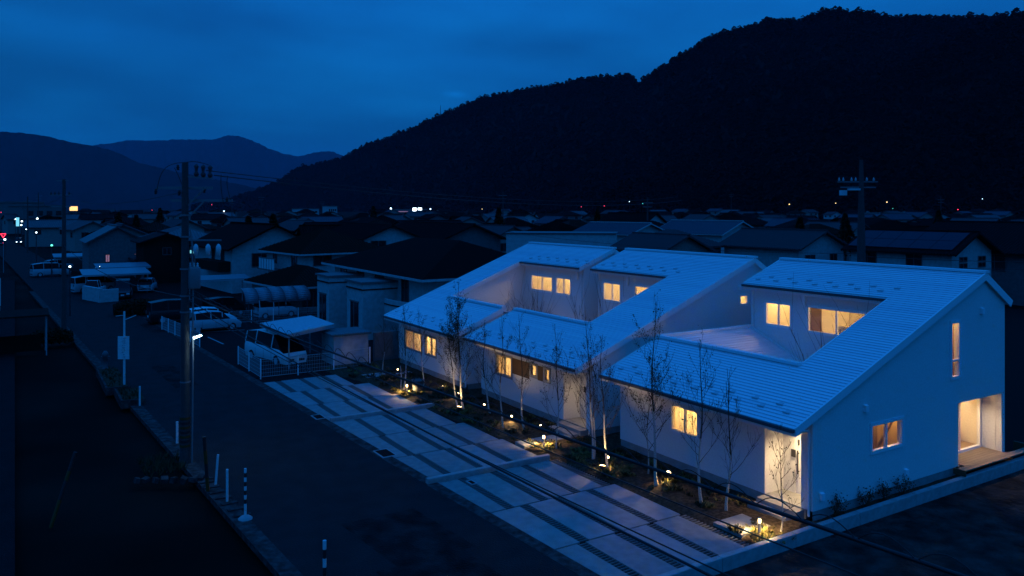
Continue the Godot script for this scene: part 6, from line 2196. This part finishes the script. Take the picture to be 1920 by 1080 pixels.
func make_far_lights() -> void:
	for q in [[733, 391, 520.0, 0.8, "far_white"], [786, 391, 520.0, 0.7, "far_white"], [807, 392, 520.0, 0.6, "far_white"], [813, 396, 520.0, 0.5, "far_white"], [891, 395, 560.0, 0.4, "far_warm"], [904, 392, 600.0, 0.35, "far_warm"], [992, 393, 560.0, 0.45, "far_warm"], [1090, 388, 640.0, 0.4, "far_red"], [1133, 386, 640.0, 0.5, "far_red"], [1180, 378, 700.0, 0.4, "far_white"], [1205, 382, 700.0, 0.4, "far_green"], [1480, 383, 620.0, 0.6, "far_warm"], [1567, 381, 600.0, 0.5, "far_warm"], [1663, 379, 600.0, 0.6, "far_warm"], [1764, 374, 640.0, 0.4, "far_warm"], [1842, 373, 640.0, 0.35, "far_white"], [1796, 393, 500.0, 0.4, "far_red"], [1674, 391, 480.0, 0.25, "far_green"], [1783, 401, 420.0, 0.25, "far_red"], [397, 384, 700.0, 0.4, "far_red"], [420, 396, 380.0, 0.4, "far_white"], [285, 394, 600.0, 0.3, "far_red"], [111, 395, 380.0, 0.8, "far_white"], [70, 410, 217.0, 0.35, "far_white"], [29, 411, 260.0, 0.25, "far_white"], [41, 415, 260.0, 0.35, "far_white"], [49, 430, 190.0, 0.18, "far_white"], [40, 422, 220.0, 0.3, "far_white"], [9, 449, 150.0, 0.28, "far_white"], [2, 398, 300.0, 0.2, "far_red"], [68, 436, 132.0, 0.18, "far_white"], [97, 460, 110.0, 0.2, "far_green"], [131, 500, 70.2, 0.13, "far_white"], [172, 520, 98.0, 0.1, "far_white"], [187, 500, 92.0, 0.06, "far_white"]]:
		far_lamp(q[0], q[1], q[2], q[3], q[4])
	# lit shop across the plain
	var d := 560.0
	var p := at_px(771, d)
	var t := thing("lit_shop", "far shop front with two glaring white windows below the ridge", "shop", p)
	t.rotation.y = -0.45
	O = Vector3.ZERO
	var s := mb()
	bx(s, Vector3(-2, 4.2, 0), Vector3(26, 9.0, 10))
	part(t, "wall", s, M.wall_grey)
	for k in 2:
		s = mb()
		bx(s, Vector3(2.5 + k * 3.6, 8.3, 5.1), Vector3(2.7, 2.6, 0.2))
		part(t, "lit_window", s, M.sign_white)
	s = mb()
	bx(s, Vector3(-5, 7.0, 5.1), Vector3(9, 0.5, 0.2))
	part(t, "lit_sign", s, M.far_window)
	# yellow and white signs on the left
	for q in [[138, 391, 330.0, 1.6, 0.9, "sign_yellow", "small glowing yellow sign on the far left skyline"], [33, 416, 200.0, 0.35, 1.1, "office_window", "tall glowing cyan sign down the street"], [374, 472, 104.0, 1.2, 0.2, "office_window", "narrow lit window strip behind the main pole"]]:
		var pp := at_px(q[0], q[2])
		var y: float = 9.5 + (390.0 - q[1]) / 1490.0 * q[2]
		t = thing("lit_sign", q[6], "sign", pp)
		t.rotation.y = -0.55
		O = Vector3.ZERO
		s = mb()
		tube(s, [Vector3(0, -0.3, -0.15), Vector3(0, y, -0.15)], [0.15, 0.12], 6)
		part(t, "sign_post", s, M.dark_metal)
		s = mb()
		bx(s, Vector3(0, y, 0), Vector3(q[3] * 2.0, q[4] * 2.0, 0.2))
		part(t, "sign_face", s, M[q[5]])
	# red triangle road sign
	var st := at_px(6, 120.0)
	var yy := 9.5 + (390.0 - 441.5) / 1490.0 * 120.0
	t = thing("triangle_sign", "red glowing triangular road sign at the left frame edge", "sign", st)
	t.rotation.y = -0.35
	O = Vector3.ZERO
	s = mb()
	var tri_pts := [Vector3(-0.36, yy + 0.25, 0), Vector3(0.36, yy + 0.25, 0), Vector3(0, yy - 0.32, 0)]
	for k in 3:
		bar(s, tri_pts[k], tri_pts[(k + 1) % 3], 0.08, 0.08)
	part(t, "sign_rim", s, M.far_red)
	s = mb()
	tri(s, tri_pts[0] + Vector3(0, 0, -0.03), tri_pts[1] + Vector3(0, 0, -0.03), tri_pts[2] + Vector3(0, 0, -0.03))
	tri(s, tri_pts[0] + Vector3(0, 0, -0.06), tri_pts[1] + Vector3(0, 0, -0.06), tri_pts[2] + Vector3(0, 0, -0.06))
	part(t, "sign_plate", s, M.shutter)
	s = mb()
	tube(s, [Vector3(0, -0.3, -0.1), Vector3(0, yy + 0.2, -0.1)], [0.04, 0.04], 6)
	part(t, "sign_post", s, M.grey_metal)

# ------------------------------------------------------------------ mountains
func dir_px(u: float) -> Vector3:
	return at_px(u, 1.0)

func mountain(called: String, crest: Array, m: Material, spread: float, rough: float, seed_: int, cols := 260, rows := 30, trees := 0, tree_h := 12.0) -> void:
	# crest: [column direction, height above the plain seen from the terrace (picture rows), distance]
	O = Vector3.ZERO
	var n := FastNoiseLite.new()
	n.seed = seed_
	n.frequency = 0.004
	n.fractal_octaves = 5
	var line := []
	for i in cols + 1:
		var u: float = lerpf(crest[0][0], crest[-1][0], float(i) / cols)
		for k in crest.size() - 1:
			if u <= crest[k + 1][0] + 0.001:
				var f: float = (u - crest[k][0]) / (crest[k + 1][0] - crest[k][0])
				var fs := f
				var v: float = lerpf(crest[k][1], crest[k + 1][1], fs) + 2.2 * n.get_noise_2d(u * 9.0, 5.0) + 1.4 * n.get_noise_2d(u * 40.0, 90.0)
				var d: float = lerpf(crest[k][2], crest[k + 1][2], f)
				var p := dir_px(u) * d
				p.y = 9.5 + (390.0 - v) / 1490.0 * d
				line.append(p)
				break
	var s := mb()
	s.set_smooth_group(0)
	var pos := func(i: int, j: int) -> Vector3:
		var c: Vector3 = line[i]
		var h := maxf(c.y, 1.0)
		var out := -Vector3(c.x, 0, c.z).normalized()
		var f := (float(j) / rows) * 2.0 - 0.8       # negative behind the crest, positive on the near side
		var run := h * spread * f
		var q := c + out * run
		var fall := absf(f) / (1.2 if f > 0.0 else 0.8)
		q.y = h * (1.0 - pow(clampf(fall, 0, 1), 0.85)) - 0.5
		var w := sin(clampf(fall, 0, 1) * PI)
		q.y += w * n.get_noise_2d(q.x, q.z) * h * rough
		return q
	for i in cols:
		for j in rows:
			quad(s, pos.call(i, j), pos.call(i + 1, j), pos.call(i + 1, j + 1), pos.call(i, j + 1))
	part(self, called, s, m).set_meta("kind", "structure")
	if trees > 0:
		rng.seed = seed_
		var blob := mb()
		for k in 34:
			var a := rng.randf() * TAU
			var f := rng.randf()
			var r := sin(f * PI * 0.9 + 0.3) * 0.36
			var c := Vector3(cos(a) * r, 0.15 + f * 0.8, sin(a) * r)
			var d := Vector3(rng.randf_range(-1, 1), rng.randf_range(-0.6, 0.8), rng.randf_range(-1, 1)).normalized() * 0.2
			var e := d.cross(Vector3(rng.randf_range(-1, 1), 1, rng.randf_range(-1, 1))).normalized() * 0.16
			quad(blob, c - d, c - e, c + d, c + e)
		tube(blob, [Vector3(0, -0.2, 0), Vector3(0, 0.9, 0)], [0.04, 0.02], 4, false)
		var mm := MultiMesh.new()
		mm.transform_format = MultiMesh.TRANSFORM_3D
		mm.mesh = mesh_of(blob)
		mm.instance_count = trees
		for k in trees:
			var i := rng.randi() % cols
			var j := int(rows * 0.4) + (rng.randi() % 2 if k % 6 == 0 else rng.randi() % int(rows * 0.6))
			var f := rng.randf()
			var g := rng.randf()
			var p: Vector3 = pos.call(i, j).lerp(pos.call(i + 1, j), f).lerp(pos.call(i, j + 1).lerp(pos.call(i + 1, j + 1), f), g) - Vector3(0, 1.5, 0)
			var sc := tree_h * rng.randf_range(0.4, 1.15) * (1.35 if rng.randf() < 0.1 else 1.0)
			mm.set_instance_transform(k, Transform3D(Basis(Vector3.UP, rng.randf() * TAU).scaled(Vector3(sc * 1.05, sc, sc * 1.05)), p))
		var o := MultiMeshInstance3D.new()
		o.multimesh = mm
		o.material_override = m
		o.name = numbered("ridge_forest")
		add_child(o)
		o.set_meta("kind", "stuff")
		tag(o, "dark forest covering the nearer mountain spur at right" if called == "mountain_spur" else "dark forest covering the main mountain ridge", "forest")

func make_mountains() -> void:
	var main := [[360, 386, 2700], [420, 378, 2680], [470, 362, 2650], [500, 351, 2620], [520, 342, 2600], [560, 314, 2580], [640, 300, 2500], [660, 285, 2450], [690, 270, 2400], [745, 252, 2300], [830, 214, 2150], [870, 198, 2080], [900, 184, 2050], [960, 172, 1980], [1020, 164, 1900], [1060, 156, 1860], [1085, 148, 1840], [1120, 145, 1800], [1150, 144, 1780], [1185, 143, 1760], [1200, 155, 1750], [1220, 138, 1700], [1265, 110, 1650], [1275, 104, 1640], [1320, 75, 1600], [1360, 60, 1560], [1410, 50, 1530], [1440, 38, 1510], [1500, 38, 1480], [1540, 22, 1450], [1565, 18, 1440], [1600, 22, 1420], [1640, 26, 1400], [1660, 33, 1400], [1720, 34, 1380], [1800, 34, 1360], [1870, 32, 1340], [1960, 20, 1320], [2080, 0, 1300], [2300, 30, 1300], [2600, 120, 1300]]
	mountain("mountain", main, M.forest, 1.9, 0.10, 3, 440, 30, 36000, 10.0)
	var near := [[1120, 384, 900], [1200, 340, 960], [1300, 300, 1000], [1400, 258, 1010], [1500, 212, 1010], [1620, 158, 1000], [1700, 118, 990], [1760, 92, 980], [1830, 52, 970], [1870, 40, 960], [1900, 32, 955], [1920, 30, 950], [2000, 10, 930], [2150, -40, 900], [2400, 40, 880], [2700, 160, 880]]
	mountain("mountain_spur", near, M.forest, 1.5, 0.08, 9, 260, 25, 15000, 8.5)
	var west := [[-500, 300, 6300], [-300, 262, 6600], [-120, 250, 6900], [0, 247, 7050], [40, 249, 7050], [80, 254, 7050], [130, 266, 7050], [180, 273, 7050], [230, 290, 7050], [260, 305, 7050], [330, 322, 6900], [400, 336, 6750], [470, 350, 6450], [540, 372, 6150]]
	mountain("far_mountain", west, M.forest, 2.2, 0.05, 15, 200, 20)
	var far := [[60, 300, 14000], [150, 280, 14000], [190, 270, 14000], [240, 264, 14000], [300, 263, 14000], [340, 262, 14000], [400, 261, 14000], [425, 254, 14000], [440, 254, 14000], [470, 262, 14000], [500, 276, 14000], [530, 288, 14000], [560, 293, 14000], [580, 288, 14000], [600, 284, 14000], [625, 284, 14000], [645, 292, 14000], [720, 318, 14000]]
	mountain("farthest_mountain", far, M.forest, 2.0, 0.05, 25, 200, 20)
	# masts on the ridge
	for q in [[826, 216, 198, 2150.0], [833, 213, 206, 2140.0]]:
		var p: Vector3 = dir_px(q[0]) * q[3]
		var y0: float = 9.5 + (390.0 - q[1]) / 1490.0 * q[3]
		var y1: float = 9.5 + (390.0 - q[2]) / 1490.0 * q[3]
		p.y = y0
		var t := thing("radio_mast", "thin lattice radio mast on the ridge, %s" % ("taller left one" if q[0] < 830 else "shorter right one"), "mast", p)
		var s := mb()
		tube(s, [p + Vector3(0, -8, 0), Vector3(p.x, y1, p.z)], [1.2, 0.6], 5)
		for k in 4:
			var yy := lerpf(y0, y1, 0.3 + 0.2 * k)
			bar(s, Vector3(p.x - 1.6, yy, p.z - 1), Vector3(p.x + 1.6, yy, p.z + 1), 0.4, 0.4)
		part(t, "mast_body", s, M.grey_metal)

# ------------------------------------------------------------------ all of it
func _ready() -> void:
	rng.seed = 1
	make_camera()
	make_sky()
	unit = BoxMesh.new()
	unit.size = Vector3.ONE
	make_materials()
	make_land()
	make_forecourt()
	make_mountains()
	rng.seed = 2
	make_houses()
	make_neighbours()
	make_town()
	make_cars()
	make_poles()
	make_cables()
	make_street_things()
	rng.seed = 3
	make_garden()
	make_lamps()
	make_birches()
	make_shrubs()
	make_far_lights()
